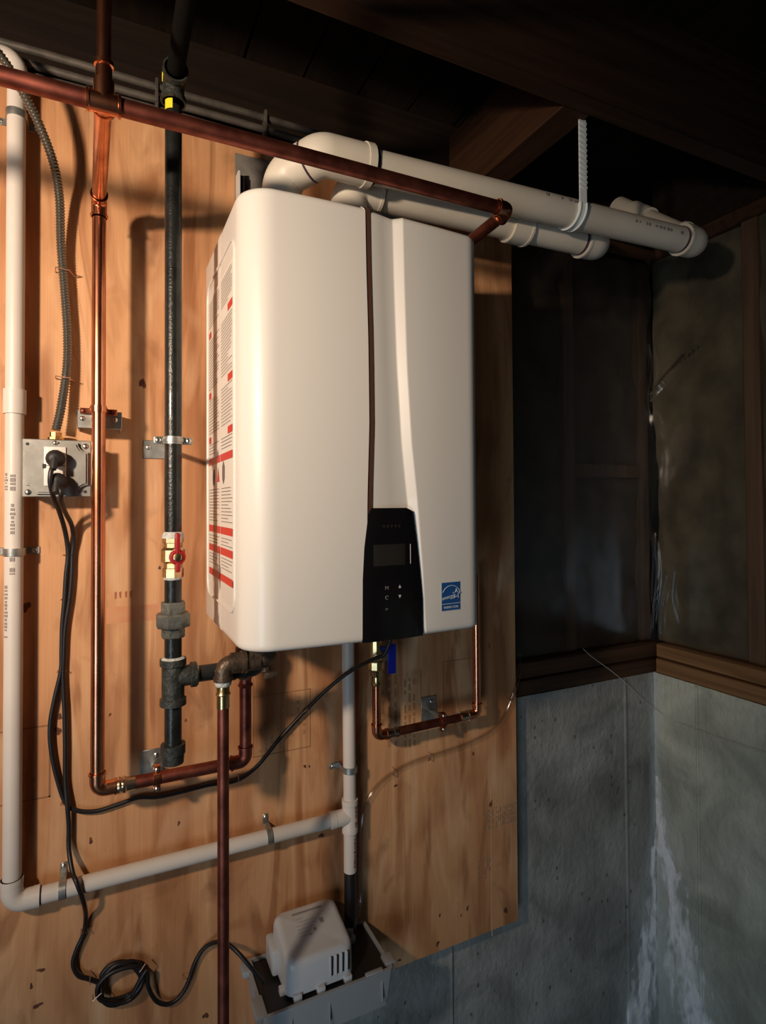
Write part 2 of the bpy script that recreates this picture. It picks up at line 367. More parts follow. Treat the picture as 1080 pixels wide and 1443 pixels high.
# framed part of the walls above the concrete
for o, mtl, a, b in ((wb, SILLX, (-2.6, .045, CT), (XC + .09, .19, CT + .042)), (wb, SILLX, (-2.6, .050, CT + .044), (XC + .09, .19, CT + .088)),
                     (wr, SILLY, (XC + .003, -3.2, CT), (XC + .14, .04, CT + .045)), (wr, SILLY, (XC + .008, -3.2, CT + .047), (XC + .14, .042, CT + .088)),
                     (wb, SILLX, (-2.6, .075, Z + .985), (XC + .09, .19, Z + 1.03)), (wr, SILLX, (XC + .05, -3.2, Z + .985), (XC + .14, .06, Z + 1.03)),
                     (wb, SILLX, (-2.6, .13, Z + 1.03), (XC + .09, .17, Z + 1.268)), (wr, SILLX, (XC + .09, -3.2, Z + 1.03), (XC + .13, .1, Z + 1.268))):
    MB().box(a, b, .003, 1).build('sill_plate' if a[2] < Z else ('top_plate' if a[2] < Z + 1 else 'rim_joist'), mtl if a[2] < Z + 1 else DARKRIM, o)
US, UT = CT + .088, Z + .985
for x in (-2.2, -1.8, -1.4, -1.0, -.6, -.2, .2, .62, 1.035, XC):
    MB().box((x, .085, US), (x + .04, .19, UT), .002, 1).build('stud', STUD, wb)
for y in (-3.0, -2.6, -2.2, -1.8, -1.43, -1.03, -.63, -.265):
    MB().box((XC + .045, y, US), (XC + .14, y + .045, UT), .002, 1).build('stud', STUD, wr)
MB().box((1.076, .080, Z + .295), (XC - .005, .17, Z + .335), .002, 1).build('fire_block', STUD, wb)
for x0, x1 in ((-.16, .2), (.24, .62), (.66, 1.035), (1.075, XC)):
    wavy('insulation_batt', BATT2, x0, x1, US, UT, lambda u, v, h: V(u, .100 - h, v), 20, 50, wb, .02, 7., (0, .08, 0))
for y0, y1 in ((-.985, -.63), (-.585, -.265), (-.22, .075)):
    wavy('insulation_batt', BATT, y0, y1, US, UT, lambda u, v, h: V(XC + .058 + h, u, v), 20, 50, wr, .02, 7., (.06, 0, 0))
# clear film stapled over the insulation, loose and creased at the corner
def film_back(u, v, h):
    d = XC + .03 - u; return V(u, .074 - h - .012 * math.exp(-(d / .06) ** 2) * (1 + noise.noise(V(u * 9, v * 7, 1))), v)
def fold(u, v, c, w_, a, z0, z1):
    if not z0 < v - Z < z1: return 0
    t = (v - Z - z0) / (z1 - z0); k = (u - c - .010 * math.sin(t * 4 + c * 40)) / w_; return a * math.exp(-k * k) * math.sin(math.pi * t) ** .5
def folds(u, v):
    return fold(u, v, .050, .006, .010, -.18, .12) + fold(u, v, .020, .008, .008, -.20, .0) + fold(u, v, .052, .006, .008, .50, .72) + fold(u + (v - Z - .6) * .9, v, .0, .007, .010, .55, .66) + fold(u + (v - Z - .62) * 1.6, v, -.035, .006, .009, .57, .67) + fold(u, v, -.02, .006, .005, -.15, .02)
def film_side(u, v, h):
    d = .07 - u; return V(XC + .036 + h - .014 * math.exp(-(d / .07) ** 2) * (1.2 + noise.noise(V(u * 11, v * 8, 5))) - folds(u, v), u, v)
tag(wavy('plastic_sheet', FILM, .79, XC + .03, US + .001, UT, film_back, 60, 110, None, .0022, 6.), 'clear plastic sheet over dark insulation beside the plywood, left of the corner', 'plastic sheet', 'plastic sheets over the wall insulation')
tag(wavy('plastic_sheet', FILM, -1.1, .07, US + .001, UT, film_side, 330, 150, None, .0026, 6.), 'clear creased plastic sheet over insulation and studs on the right-hand wall', 'plastic sheet', 'plastic sheets over the wall insulation')

# ---------------------------------------------------------------- plywood backing board
PT = Z + .985
ply = thing('plywood_panel', 'large knotty orange plywood backboard carrying the heater and pipes', 'plywood board', (-.2, .02, Z - .855))
MB().box((-1.3, 0, Z - .855), (.781, .018, PT), .001, 1).build('board', PLY, ply)
for xf in (-1.1, -.5, .1, .70):
    MB().box((xf, .018, Z - .84), (xf + .07, YB - .004, CT - .02)).build('furring_strip', STUD, ply)
KN = [(-0.1159,0.0000,1.9067), (-0.3078,0.0000,1.4889), (-0.2549,0.0000,1.2847), (-0.2570,0.0000,1.2594), (-0.1718,0.0000,1.2751), (-0.0354,0.0000,1.2418), (0.4302,0.0000,1.0136), (0.5200,0.0000,1.0567), (0.6461,0.0000,1.0461), (0.7412,0.0000,0.6320), (0.6254,0.0000,0.6725), (0.6066,0.0000,0.6611),
      (-0.2820,0.0000,0.8393), (-0.2971,0.0000,0.8160), (-0.2872,0.0000,0.7788), (0.0025,0.0000,0.6508), (0.2105,0.0000,1.1018), (0.2202,0.0000,1.0999), (-0.2033,0.0000,1.0477), (-0.0487,0.0000,1.0428), (0.2471,0.0000,0.9452), (0.6982,0.0000,0.9101), (0.6984,0.0000,1.3074), (-0.0845,0.0000,1.5467), (0.5397,0.0000,0.6147), (0.5462,0.0000,0.6797), (0.4365,0.0000,0.6114)]
KR = [(.008, .016), (.009, .014), (.007, .007), (.009, .010), (.003, .005), (.003, .006), (.007, .005), (.004, .006), (.004, .008), (.008, .013), (.005, .008), (.003, .005),
      (.010, .005), (.004, .007), (.011, .006), (.008, .009), (.004, .006), (.003, .005), (.005, .008), (.003, .008), (.008, .008), (.008, .012), (.003, .010), (.003, .007), (.006, .010), (.004, .006), (.006, .005)]
for p, (a, b) in zip(KN, KR):
    mb = MB(); n = 20; vs = [(p[0], -.0009, p[2])]; ph = R.uniform(0, 6)
    for k in range(n):
        t = 2 * math.pi * k / n; q = .66 + .16 * math.sin(2 * t + ph) + .12 * math.sin(3 * t + 2 * ph) + R.uniform(-.04, .04); vs.append((p[0] + a * q * math.cos(t), -.0002, p[2] + b * q * math.sin(t)))
    mb.add(vs, [(0, 1 + k, 1 + (k + 1) % n) for k in range(n)]).build('knot', KNOT, ply)
for k, px in enumerate((0, .008, .018, .026)):                    # small finger smudges of the reddish mark
    c = (-0.1626,0.0000,1.4997); mb = MB(); mb.add([(c[0] + px - .0022, -.0004, c[2] + .004), (c[0] + px + .002, -.0004, c[2] + .006), (c[0] + px + .0015, -.0004, c[2] - .007), (c[0] + px - .0012, -.0004, c[2] - .005 - R.random() * .004)], [(0, 1, 2, 3)]).build('smudge', mat('smudge_red', (.36, .12, .06), .8), ply)
def frame_lines(mb, x0, x1, z0, z1, t, y=-.0004):
    for a, b, c, d in ((x0, x1, z0, z0 + t), (x0, x1, z1 - t, z1), (x0, x0 + t, z0, z1), (x1 - t, x1, z0, z1)): mb.quad((a, y, c), (b, y, c), (b, y, d), (a, y, d))
def scribble(mb, x0, x1, z0, z1, step, h, y=-.0004, vert=True, fill=.7):
    """rows of short irregular dashes standing for worn, unreadable print"""
    u = x0
    while u < x1:
        v = z0
        while v < z1:
            L = R.uniform(.4, 1.3) * h
            if R.random() < fill: mb.quad((u, y, v), (u + step * .42, y, v), (u + step * .42, y, min(v + L, z1)), (u, y, min(v + L, z1)))
            v += L + R.uniform(.25, .6) * h
        u += step
g = (0.0986,0.0000,1.2739); g2 = (0.2235,0.0000,1.1420)
mb = MB(); frame_lines(mb, g[0], g2[0], g2[2], g[2] - .006, .0016); mb.quad((g[0] + .072, -.0004, g2[2]), (g[0] + .0733, -.0004, g2[2]), (g[0] + .0733, -.0004, g[2] - .006), (g[0] + .072, -.0004, g[2] - .006)); mb.build('grade_stamp', STAMPM, ply, smooth=False)
mb = MB(); scribble(mb, g[0] + .012, g[0] + .066, g2[2] + .008, g[2] - .014, .0125, .010); scribble(mb, g[0] + .080, g2[0] - .01, g2[2] + .03, g[2] - .02, .014, .012, fill=.5); mb.build('grade_print', STAMPL, ply, smooth=False)['kind'] = 'stuff'
a = (0.3936,0.0000,1.2762); b = (0.4912,0.0000,1.0957)
mb = MB(); scribble(mb, a[0], a[0] + .035, b[2] + .01, a[2], .017, .024, fill=.9); scribble(mb, a[0] + .060, b[0] - .01, b[2], a[2] - .02, .012, .016, fill=.85); mb.build('grade_print', STAMPL, ply, smooth=False)['kind'] = 'stuff'
a = (0.4987,0.0000,1.3044); b = (0.6641,0.0000,1.1344)
mb = MB(); frame_lines(mb, a[0] + .062, b[0] - .005, b[2] + .02, a[2] - .02, .0016); mb.quad((a[0], -.0004, b[2] + .04), (a[0] + .0016, -.0004, b[2] + .04), (a[0] + .0016, -.0004, a[2] - .03), (a[0], -.0004, a[2] - .03)); mb.build('grade_stamp', STAMPM, ply, smooth=False)
a = (-0.3378,0.0000,1.2735); b = (-0.2689,0.0000,1.1430)
mb = MB(); frame_lines(mb, a[0] - .03, b[0], b[2], a[2], .0028); mb.build('grade_stamp', STAMPM, ply, smooth=False)
mb = MB(); scribble(mb, b[0] - .06, b[0] - .012, b[2] + .02, a[2] - .015, .016, .018, fill=.8); mb.build('grade_print', STAMPL, ply, smooth=False)['kind'] = 'stuff'
a = (0.6679,0.0000,0.8994); b = (0.7937,0.0000,0.8392)
mb = MB(); scribble(mb, a[0] + .01, .775, b[2] + .01, a[2], .006, .012, fill=.8); scribble(mb, a[0] - .01, a[0] + .03, b[2] - .11, b[2] - .06, .007, .01, fill=.6); mb.build('grade_print', mat('stamp_grey', (.27, .19, .13), .9), ply, smooth=False)['kind'] = 'stuff'
a = (0.6987,0.0000,0.9508); b = (0.7053,0.0000,0.5812)
MB().box((a[0] - .0012, -.0006, b[2]), (a[0] + .0006, .001, a[2])).build('veneer_split', mat('veneer_pale', (.62, .42, .24), .6), ply)
a = (0.5929,0.0000,1.3539); b = (0.6744,0.0000,1.0973)
a = (-0.1784,-0.0000,1.4809); b = (-0.0714,0.0000,1.4486)
MB().box((a[0], -.0003, b[2] - .003), (b[0], .001, a[2] - .004)).build('red_stain', mat('stain_red', (.52, .22, .11), .7, var=.35, vscale=45, dark=(.60, .31, .15)), ply)
# ---------------------------------------------------------------- tankless water heater
W_ = .425; SEAM = -.190
ht = thing('water_heater', 'white wall-hung tankless water heater with black control panel', 'water heater', (.21, -.02, Z))
G1 = [(PT0, x) for PT0, x in ((-.1, .196), (.0, .1965), (.23, .2005), (.35, .2045), (.48, .2035), (.60, .2005), (.71, .1990))]
G2 = [(-.1, .296), (.0, .296), (.10, .291), (.217, .2815), (.32, .2705), (.45, .2625), (.58, .2585), (.71, .2560)]
def interp(T, z):
    for (a, p), (b, q) in zip(T, T[1:]):
        if z <= b: t = (z - a) / (b - a); return p + (q - p) * t
    return T[-1][1]
def yf(x): return -.361 - .0125 * (1 - ((x - .19) / .235) ** 2)
def section(z, inset=0.):
    RL, RR = .052, .032; pts = []
    for k in range(4): pts.append((0, SEAM - .003 + (yf(RL) + RL - SEAM + .003) * k / 4))
    for k in range(13):
        a = math.pi / 2 * k / 12; pts.append((RL - RL * math.cos(a), yf(RL) + RL - RL * math.sin(a)))
    g1, g2 = interp(G1, z), interp(G2, z); q = .0045
    xs = [(.08, 0), (.12, 0), (.16, 0), (g1 - .0055, 0), (g1 - .0048, 0), (g1 - .0045, .28), (g1 + .0040, .28), (g1 + .0043, .28), (g1 + .006, .28), ((g1 + g2) / 2, .62),
          (g2 - .0085, 1), (g2 - .0068, .985), (g2 - .0056, .90), (g2, .5), (g2 + .0056, .10), (g2 + .0068, .015), (g2 + .0085, 0), (.335, 0), (.36, 0)]
    for x, d in xs: pts.append((x, yf(x) + d * .0115))
    for k in range(10):
        a = math.pi / 2 * k / 9; pts.append((W_ - RR + RR * math.sin(a), yf(W_ - RR) + RR - RR * math.cos(a)))
    for k in range(1, 4): pts.append((W_, yf(W_ - RR) + RR + (SEAM - .003 - yf(W_ - RR) - RR) * k / 3))
    if inset:
        cx, cy = W_ / 2, (SEAM - .38) / 2; n = len(pts); out = []
        for i, p in enumerate(pts):
            a, b = pts[max(i - 1, 0)], pts[min(i + 1, n - 1)]; t = V(b[0] - a[0], b[1] - a[1], 0).normalized(); nn = V(t.y, -t.x, 0)
            if nn.x * (p[0] - cx) + nn.y * (p[1] - cy) > 0: nn = -nn
            out.append((p[0] + nn.x * inset, p[1] + nn.y * inset))
        pts = out
    return pts
H_ = .696
mb = MB(); rows = [(0, .008), (.0008, .005), (.003, .0020), (.007, 0)] + [(.012 + (H_ - .024) * k / 22, 0) for k in range(23)] + [(H_ - .007, 0), (H_ - .003, .0020), (H_ - .0008, .005), (H_, .008)]
vs = []; fs = []; n = len(section(0))
for z, ins in rows: vs += [(x, y, Z + z) for x, y in section(z, ins)]
for j in range(len(rows) - 1):
    for i in range(n - 1): a = j * n + i; fs.append((a, a + 1, a + n + 1, a + n))
fs.append(tuple(range(n))); fs.append(tuple((len(rows) - 1) * n + i for i in range(n))[::-1])
mb.add(vs, fs).build('front_cover', WHITE, ht, 50)
MB().box((0.0005, SEAM, Z + .002), (W_ - .0005, -.02, Z + H_ - .001), .003).build('rear_case', WHITE, ht)
MB().box((.003, SEAM - .006, Z + .006), (W_ - .003, SEAM + .003, Z + H_ - .006)).build('joint_shadow', SHADOW_GAP, ht)  # dark filler behind the cover joint, painted in for the gas pipe's shadow line
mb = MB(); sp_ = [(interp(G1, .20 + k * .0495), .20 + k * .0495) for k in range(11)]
mb.ribbon([(x, yf(x) + .0022, Z + z) for x, z in sp_], X, .0044, .0010); mb.build('groove_strip', mat('strip_brown', (.080, .032, .017), .6), ht)  # narrow dark brown strip down the left groove of the front
# pressed frame and warning label on the left-hand side
def rrect(u0, u1, v0, v1, r, n=5):
    out = []
    for cx, cy, a0 in ((u1 - r, v1 - r, 0), (u0 + r, v1 - r, 90), (u0 + r, v0 + r, 180), (u1 - r, v0 + r, 270)):
        for k in range(n + 1): a = math.radians(a0 + 90 * k / n); out.append((cx + r * math.cos(a), cy + r * math.sin(a)))
    return out
fy0, fy1, fz0, fz1 = -.312, -.050, Z + .050, Z + .640
path = [(-.0006, y, z) for y, z in rrect(fy0, fy1, fz0, fz1, .030)]
MB().sweep(path + [path[0]], .0022, 8, False).build('pressed_frame', WHITE, ht)
ly0, ly1 = -.303, -.070
lab = MB().box((-.0012, ly0, Z + .10), (.0002, SEAM - .004, Z + .608)).box((-.0012, SEAM + .001, Z + .10), (.0004, ly1, Z + .608)).build('warning_label', LABEL, ht)
def side_rect(mb, y0, y1, z0, z1, x=-.0017):
    for a, b in ((max(y0, SEAM + .001), y1), (y0, min(y1, SEAM - .004))):
        if b > a: mb.quad((x, a, z0), (x, b, z0), (x, b, z1), (x, a, z1))
def zc(p): return p[2]
for p in ((-0.0000,-0.0802,1.7494), (0.0000,-0.0765,1.6258), (0.0000,-0.0764,1.5907), (0.0000,-0.0788,1.5458)):
    m2 = MB(); side_rect(m2, ly0 + .003, ly1 - .003, p[2] - .0062, p[2] + .0062); o = m2.build('red_stripe', RED, ht, smooth=False)
for p, y0, y1 in (((0.0000,-0.0892,1.9900), 0, 0), ((0.0000,-0.0921,1.8747), 0, 0), ((0.0000,-0.0919,1.7902), 0, 0)):
    m2 = MB(); side_rect(m2, ly1 - .028, ly1 - .004, p[2] - .006, p[2] + .006); m2.build('red_mark', RED, ht, smooth=False)
    m2 = MB(); side_rect(m2, ly0 + .004, ly0 + .042, p[2] - .006, p[2] + .006); m2.build('red_mark', RED, ht, smooth=False)
zs = [(-0.0000,-0.0802,1.7494)[2], (0.0000,-0.0765,1.6258)[2], (0.0000,-0.0764,1.5907)[2], (0.0000,-0.0788,1.5458)[2]]
m2 = MB(); z = Z + .112; zi = [v for v in zs] + [(0.0000,-0.0892,1.9900)[2], (0.0000,-0.0921,1.8747)[2], (0.0000,-0.0919,1.7902)[2]]
while z < Z + .60:
    near = min(abs(z - v) for v in zi)
    if near > .0095 and not (zs[0] - .052 < z < zs[0]):
        for a, b in ((ly1 - .004, SEAM + .008), (SEAM - .010, ly0 + .006)):
            e = b + (a - b) * R.choice((0, 0, .05, .12, .35)); side_rect(m2, e, a - .002, z, z + .0011)
    z += .0056
m2.build('label_print', INK, ht, smooth=False)['kind'] = 'stuff'
zi = zs[0] - .030                                                     # three hazard pictograms under the top stripe
mb = MB().add([(-.0018, -.125 + .012 * math.cos(math.radians(60 * k)), zi + .017 * math.sin(math.radians(60 * k))) for k in range(6)], [tuple(range(6))]); mb.build('pictogram', INK, ht, smooth=False)
mb = MB().add([(-.0018, -.160, zi - .010), (-.0018, -.184, zi - .010), (-.0018, -.172, zi + .016)], [(0, 1, 2)]); mb.build('pictogram', RED, ht, smooth=False)
mb = MB().add([(-.0018, -.222 + .012 * math.cos(math.radians(60 * k + 30)), zi + .004 + .02 * math.sin(math.radians(60 * k + 30))) for k in range(6)], [tuple(range(6))]); mb.build('pictogram', INK, ht, smooth=False)
# black control panel
def XL(z): return interp([(0, .1855), (.10, .1865), (.15, .1895), (.19, .195), (.206, .1985), (.3, .2)], z)
def XR(z): return interp([(0, .2955), (.06, .2955), (.11, .290), (.16, .2835), (.20, .2775), (.3, .277)], z)
TOP = .2125
def panel_strip(mb, z0, z1, xl, xr, off, nz=14, nx=10, edge=.006):
    vs = []; fs = []
    for j in range(nz + 1):
        z = z0 + (z1 - z0) * j / nz; a, b = xl(z), xr(z)
        row = [(a, yf(a) + edge)] + [(a + (b - a) * i / nx, yf(a + (b - a) * i / nx) - off * (1 - abs(2 * i / nx - 1) ** 6 * .7)) for i in range(nx + 1)] + [(b, yf(b) + edge)]
        vs += [(x, y, Z + z) for x, y in row]
    m_ = nx + 3
    for j in range(nz):
        for i in range(m_ - 1): q = j * m_ + i; fs.append((q, q + 1, q + m_ + 1, q + m_))
    fs.append(tuple(range(m_))); fs.append(tuple(nz * m_ + i for i in range(m_))[::-1]); return mb.add(vs, fs)
def rnd(z): return 0 if z < TOP - .012 else .012 - math.sqrt(max(0, .012 ** 2 - (z - TOP + .012) ** 2))
mb = MB(); panel_strip(mb, 0.0005, TOP, lambda z: XL(z) + rnd(z) * .4, lambda z: XR(z) - rnd(z), .0032, 60)
cp = mb.build('control_panel', BLACKGL, ht, 50)
mb = MB(); panel_strip(mb, .120, .154, lambda z: .196, lambda z: .271, .0036, 4, 8, 0.); mb.build('screen', SCREEN, cp, 50); 
mb = MB(); panel_strip(mb, .121, .153, lambda z: .2708, lambda z: .2722, .0040, 3, 2, 0.); mb.build('screen_glint', SYM, cp)  # pale strip painted in as the glint along the screen's right bevel
mb = MB()
def tri(mb, x, z, s, d): y = yf(x) - .0045; mb.add([(x - s, y, Z + z - d * s), (x + s, y, Z + z - d * s), (x, y, Z + z + d * s)], [(0, 1, 2)])
tri(mb, .2505, .0855, .0026, 1); tri(mb, .2505, .0690, .0026, -1); mb.build('arrow_key', SYM, cp, smooth=False)
m3 = mat('key_dim', (.20, .20, .19), .5)
text('key_letter', 'M', .0085, (.2270, yf(.227) - .0045, Z + .0815), X, ZZ, m3, cp)
y = yf(.227) - .0042
MB().sweep([(.2275 + .0028 * math.cos(a * .4), y, Z + .0690 + .0028 * math.sin(a * .4)) for a in range(1, 14)], .0005, 6).build('return_key', m3, cp)
mb = MB(); mb.add([(.2245, y, Z + .0530), (.2245, y, Z + .0485), (.2300, y, Z + .0508)], [(0, 1, 2)]); mb.build('play_key', mat('key_dimmer', (.10, .10, .10), .5), cp, smooth=False)
mb = MB()
for k in range(5): mb.quad((.2200 + k * .007, yf(.23) - .0044, Z + .181), (.2248 + k * .007, yf(.23) - .0044, Z + .181), (.2248 + k * .007, yf(.23) - .0044, Z + .1855), (.2200 + k * .007, yf(.23) - .0044, Z + .1855))
mb.build('faint_wordmark', FAINT, cp, smooth=False)
# blue efficiency sticker
sx0, sx1, sz0, sz1 = .334, .3725, Z + .037, Z + .0845
def ys(x): return yf(x) - .0006
def strip_quad(mb, x0, x1, z0, z1, off): mb.quad((x0, ys(x0) - off, z0), (x1, ys(x1) - off, z0), (x1, ys(x1) - off, z1), (x0, ys(x0) - off, z1))
mb = MB(); strip_quad(mb, sx0 - .0012, sx1 + .0004, sz0 - .001, sz1 + .0008, 0); st = mb.build('efficiency_sticker', STARW, ht, smooth=False)
mb = MB(); strip_quad(mb, sx0, sx1, sz0 + .0118, sz1, .0003); strip_quad(mb, sx0, sx1, sz0, sz0 + .0108, .0003); mb.build('blue_ground', BLUE, st, smooth=False)
mb = MB(); arc = []
for k in range(13):
    a = math.radians(152 - k * 11); x = .354 + .0205 * math.cos(a); arc.append((min(x, sx1), ys(min(x, sx1)) - .0007, Z + .0585 + .0205 * math.sin(a)))
mb.sweep(arc, .00055, 6)
cs, zs_ = .3645, Z + .0640; sp = []
for k in range(10):
    a = math.radians(90 + 36 * k); q = .0080 if k % 2 == 0 else .0032; sp.append((cs + q * math.cos(a), ys(cs) - .0008, zs_ + q * 1.1 * math.sin(a)))
mb.sweep(sp + [sp[0]], .0006, 6); mb.build('star_mark', STARW, st)
text('script_word', 'energy', .0098, (.3470, ys(.347) - .0008, Z + .0570), V(1, .070, .16), V(.25, 0, 1), STARW, st)
text('band_words', 'ENERGY STAR', .0055, (.3533, ys(.3533) - .0009, Z + .0405), V(1, .0738, 0), ZZ, STARW, st, squash=.88)
# wall bracket showing above the case
wbk = thing('mounting_bracket', 'grey and white metal bracket above the top left of the heater', 'bracket', (.09, 0, Z + .80))
MB().box((.062, -.004, Z + .70), (.150, -.0005, Z + .955), .001, 1).build('back_plate', mat('plate_grey', (.34, .31, .28), .5, .4, var=.4, vscale=30), wbk)
MB().box((.063, -.030, Z + .705), (.068, -.004, Z + .905), .001, 1).build('flange', WHITESTR, wbk)
MB().box((.0685, -.022, Z + .705), (.078, -.004, Z + .90), .001, 1).build('slot', mat('slot_black', (.012, .012, .016), .5), wbk)

# ---------------------------------------------------------------- vent pipes
def vent_marks(mb, p0, p1, r, ang, t0, t1):
    a, b = Vector(p0), Vector(p1); ax = (b - a).normalized(); nrm = V(0, -math.cos(ang), math.sin(ang)); nrm = (nrm - ax * nrm.dot(ax)).normalized(); tg = ax.cross(nrm)
    L = (b - a).length; u = t0 * L
    while u < t1 * L:
        w1 = R.uniform(.004, .012)
        if R.random() < .8:
            c = a + ax * u + nrm * (r + .0004); hh = R.choice((.0022, .0032, .0036)) ; mb.quad(c - tg * hh, c + ax * w1 - tg * hh, c + ax * w1 + tg * hh, c + tg * hh)
        u += w1 + R.uniform(.002, .006)
VR = .0302
A0 = Vector((0.2391,-0.2650,2.2911)); A1 = Vector((1.1073,-0.2650,2.3101)); ex = V(.108, -.205, Z + .70)
va = thing('exhaust_vent_pipe', 'upper beige plastic vent pipe running right from the heater top', 'vent pipe', (ex.x, ex.y, ex.z), 'plastic vent pipes above the heater')
ax = (A1 - A0).normalized(); c2 = V(.160, -.265, A0.z - .010); c1 = V(.106, -.200, Z + .812)
MB().sweep([ex, ex + V(0, 0, .06)], VR, 24).build('riser', VENT, va)
mb = MB(); mb.sweep(fillet([ex + V(0, 0, .028), c1, c2 - (c2 - c1) * .30], .06, 10), VR * 1.19, 24); mb.build('elbow', VENT, va)
mb = MB(); mb.sweep(fillet([c2 - (c2 - c1) * .30, c2, c2 + ax * .085], .035, 10), VR * 1.19, 24); mb.sweep([c2 + ax * .078, c2 + ax * .092], VR * 1.26, 24); mb.build('elbow', VENT, va)
MB().sweep([c2 - (c2 - c1) * .30 - (c2 - c1).normalized() * .0025, c2 - (c2 - c1) * .30 + (c2 - c1).normalized() * .0015], VR * 1.205, 24).build('primer_ring', PRIMER, va); MB().sweep([c2 + ax * .092, c2 + ax * .101], VR * 1.02, 24).build('primer_ring', PRIMER, va)
MB().sweep([c2 + ax * .06, A1], VR, 28).build('long_pipe', VENT, va)
mb = MB(); vent_marks(mb, A0, A1, VR, .25, .46, .62); vent_marks(mb, A0, A1, VR, -.05, .74, .97); mb.build('pipe_print', PRINT, va, smooth=False)['kind'] = 'stuff'
up = V(.02, .21, .175).normalized(); AE = A1 + ax * .035
mb = MB(); elbow(mb, AE, -ax, up, VR, .058, 1.19, 1.25, .006); mb.build('elbow', VENT, va)
MB().sweep([A1 - ax * .030, A1 - ax * .022], VR * 1.03, 24).build('primer_ring', PRIMER, va); MB().sweep([AE + up * .058, AE + up * .062], VR * 1.08, 24).build('primer_ring', PRIMER, va)
MB().sweep([AE + up * .04, AE + up * .34], VR, 24).build('outlet_pipe', VENT, va)
mb = MB(); mb.sweep([AE + up * .20, AE + up * .27], VR * 1.17, 24); mb.build('coupling', VENT, va)
B0 = Vector((0.2538,-0.1900,2.2772)); B1 = Vector((0.8605,-0.1900,2.2887)); bx = (B1 - B0).normalized()
vb = thing('intake_vent_pipe', 'lower bluish-grey vent pipe hidden behind the upper one', 'vent pipe', (B0.x - .01, -.19, Z + .70), 'plastic vent pipes above the heater')
BE = B0 + bx * -.012
mb = MB(); elbow(mb, BE, V(0, 0, -1), bx, VR, .062, 1.19, 1.25, .006); mb.build('elbow', VENT, vb)
MB().sweep([BE - V(0, 0, .05), V(BE.x, BE.y, Z + .69)], VR, 24).build('riser', VENT, vb)
MB().sweep([BE + bx * .05, B1], VR, 24).build('long_pipe', VENT, vb)
q = Vector((0.6546,-0.1900,2.2831))
mb = MB(); mb.sweep([q - bx * .035, q + bx * .012], VR * 1.17, 24); mb.sweep([q + bx * .010, q + bx * .016], VR * 1.23, 24); mb.build('coupling', VENT, vb)
mb = MB(); elbow(mb, B1 + bx * .03, -bx, up, VR, .055, 1.19, 1.25, .006); mb.build('elbow', VENT, vb)
MB().sweep([B1 + bx * .03 + up * .04, B1 + bx * .03 + up * .26], VR, 20).build('outlet_pipe', VENT, vb)
mb = MB(); mb.sweep([B1 - bx * .032, B1 - bx * .024], VR * 1.03, 24); mb.build('primer_ring', PRIMER, vb)
# J hook under the upper pipe
sx = (0.7352,-0.2970,2.4394)[0]; hz = A0.z + ax.z / ax.x * (sx - A0.x); hy = A0.y
hk = thing('pipe_hook', 'pale toothed plastic hanger strap holding up the vent pipe', 'pipe hanger', (sx, hy, JB))
hp = [V(sx, hy - VR - .004, JB + .006), V(sx, hy - VR - .004, hz + .005)] + [V(sx, hy + (VR + .004) * math.cos(math.radians(a)), hz + (VR + .004) * math.sin(math.radians(a))) for a in range(190, 352, 9)] + [V(sx, hy + VR + .004, hz + .03)]
MB().ribbon(hp, X, .0095, .003).build('strap', HOOKM, hk)
for s_ in (-1, 1):
    MB().ribbon([p + X * s_ * .0085 for p in hp[1:]], X, .0012, .008).build('edge_rib', HOOKM, hk)
mb = MB()
for k in range(16):
    z = hz + .035 + k * .0115
    if z < JB - .002: mb.box((sx - .0108, hy - VR - .0075, z), (sx + .0108, hy - VR - .0025, z + .0055), .001, 1)
mb.build('teeth', HOOKM, hk)

# ---------------------------------------------------------------- gas line
GY = -.22; GX = -.081; GR = .0134
def gz(p): return p[2]
gl = thing('gas_pipe', 'black iron gas pipe with red-handled valve left of the heater', 'gas pipe', (GX, GY, Z - .2))
zt = (-0.0817,-0.2200,2.3415)[2]; zv1 = (-0.0823,-0.2200,1.6230)[2]; zv0 = (-0.0822,-0.2200,1.5531)[2]; zn = (-0.0822,-0.2200,1.5154)[2]; zu0 = (-0.0822,-0.2200,1.4560)[2]; zt1 = (-0.0822,-0.2200,1.4218)[2]; zt0 = (-0.0821,-0.2200,1.3479)[2]; zc1 = (-0.0821,-0.2200,1.2855)[2]; zc0 = (-0.0820,-0.2200,1.2538)[2]
MB().sweep([(GX, GY, zv1 - .006), (GX, GY, zt - .02)], GR, 20).build('upper_pipe', IRON, gl)
mb = MB(); elbow(mb, (GX, GY, zt + .022), -ZZ, -Y, GR, .034, 1.28, 1.48, .009); mb.build('elbow', IRON_F, gl)
MB().sweep([(GX, GY - .02, zt + .022), (GX, -2.9, zt + .022)], GR, 16).build('overhead_pipe', mat('shaded_iron', (.006, .0055, .005), .9, spec=.05), gl)  # iron darkened to near black, shade painted onto the overhead run
for zz, tilt in (((-0.0883,-0.2200,2.3207)[2], .0), ((-0.0850,-0.2200,2.3629)[2], .002)):
    rad = GR * 1.02 if tilt == 0 else GR * 1.30; mb = MB(); vs = []
    for k in range(6):
        a = math.radians((198 + k * 12) if tilt == 0 else (176 + k * 11)); vs += [(GX + rad * 1.02 * math.cos(a), GY + rad * 1.02 * math.sin(a), zz - .008 + tilt * (3 - k)), (GX + rad * 1.02 * math.cos(a), GY + rad * 1.02 * math.sin(a), zz + .008 + tilt * (3 - k))]
    mb.add(vs, [(2 * k, 2 * k + 2, 2 * k + 3, 2 * k + 1) for k in range(5)]).build('yellow_sticker', YELLOW, gl)
g = (GX, GY, 0)
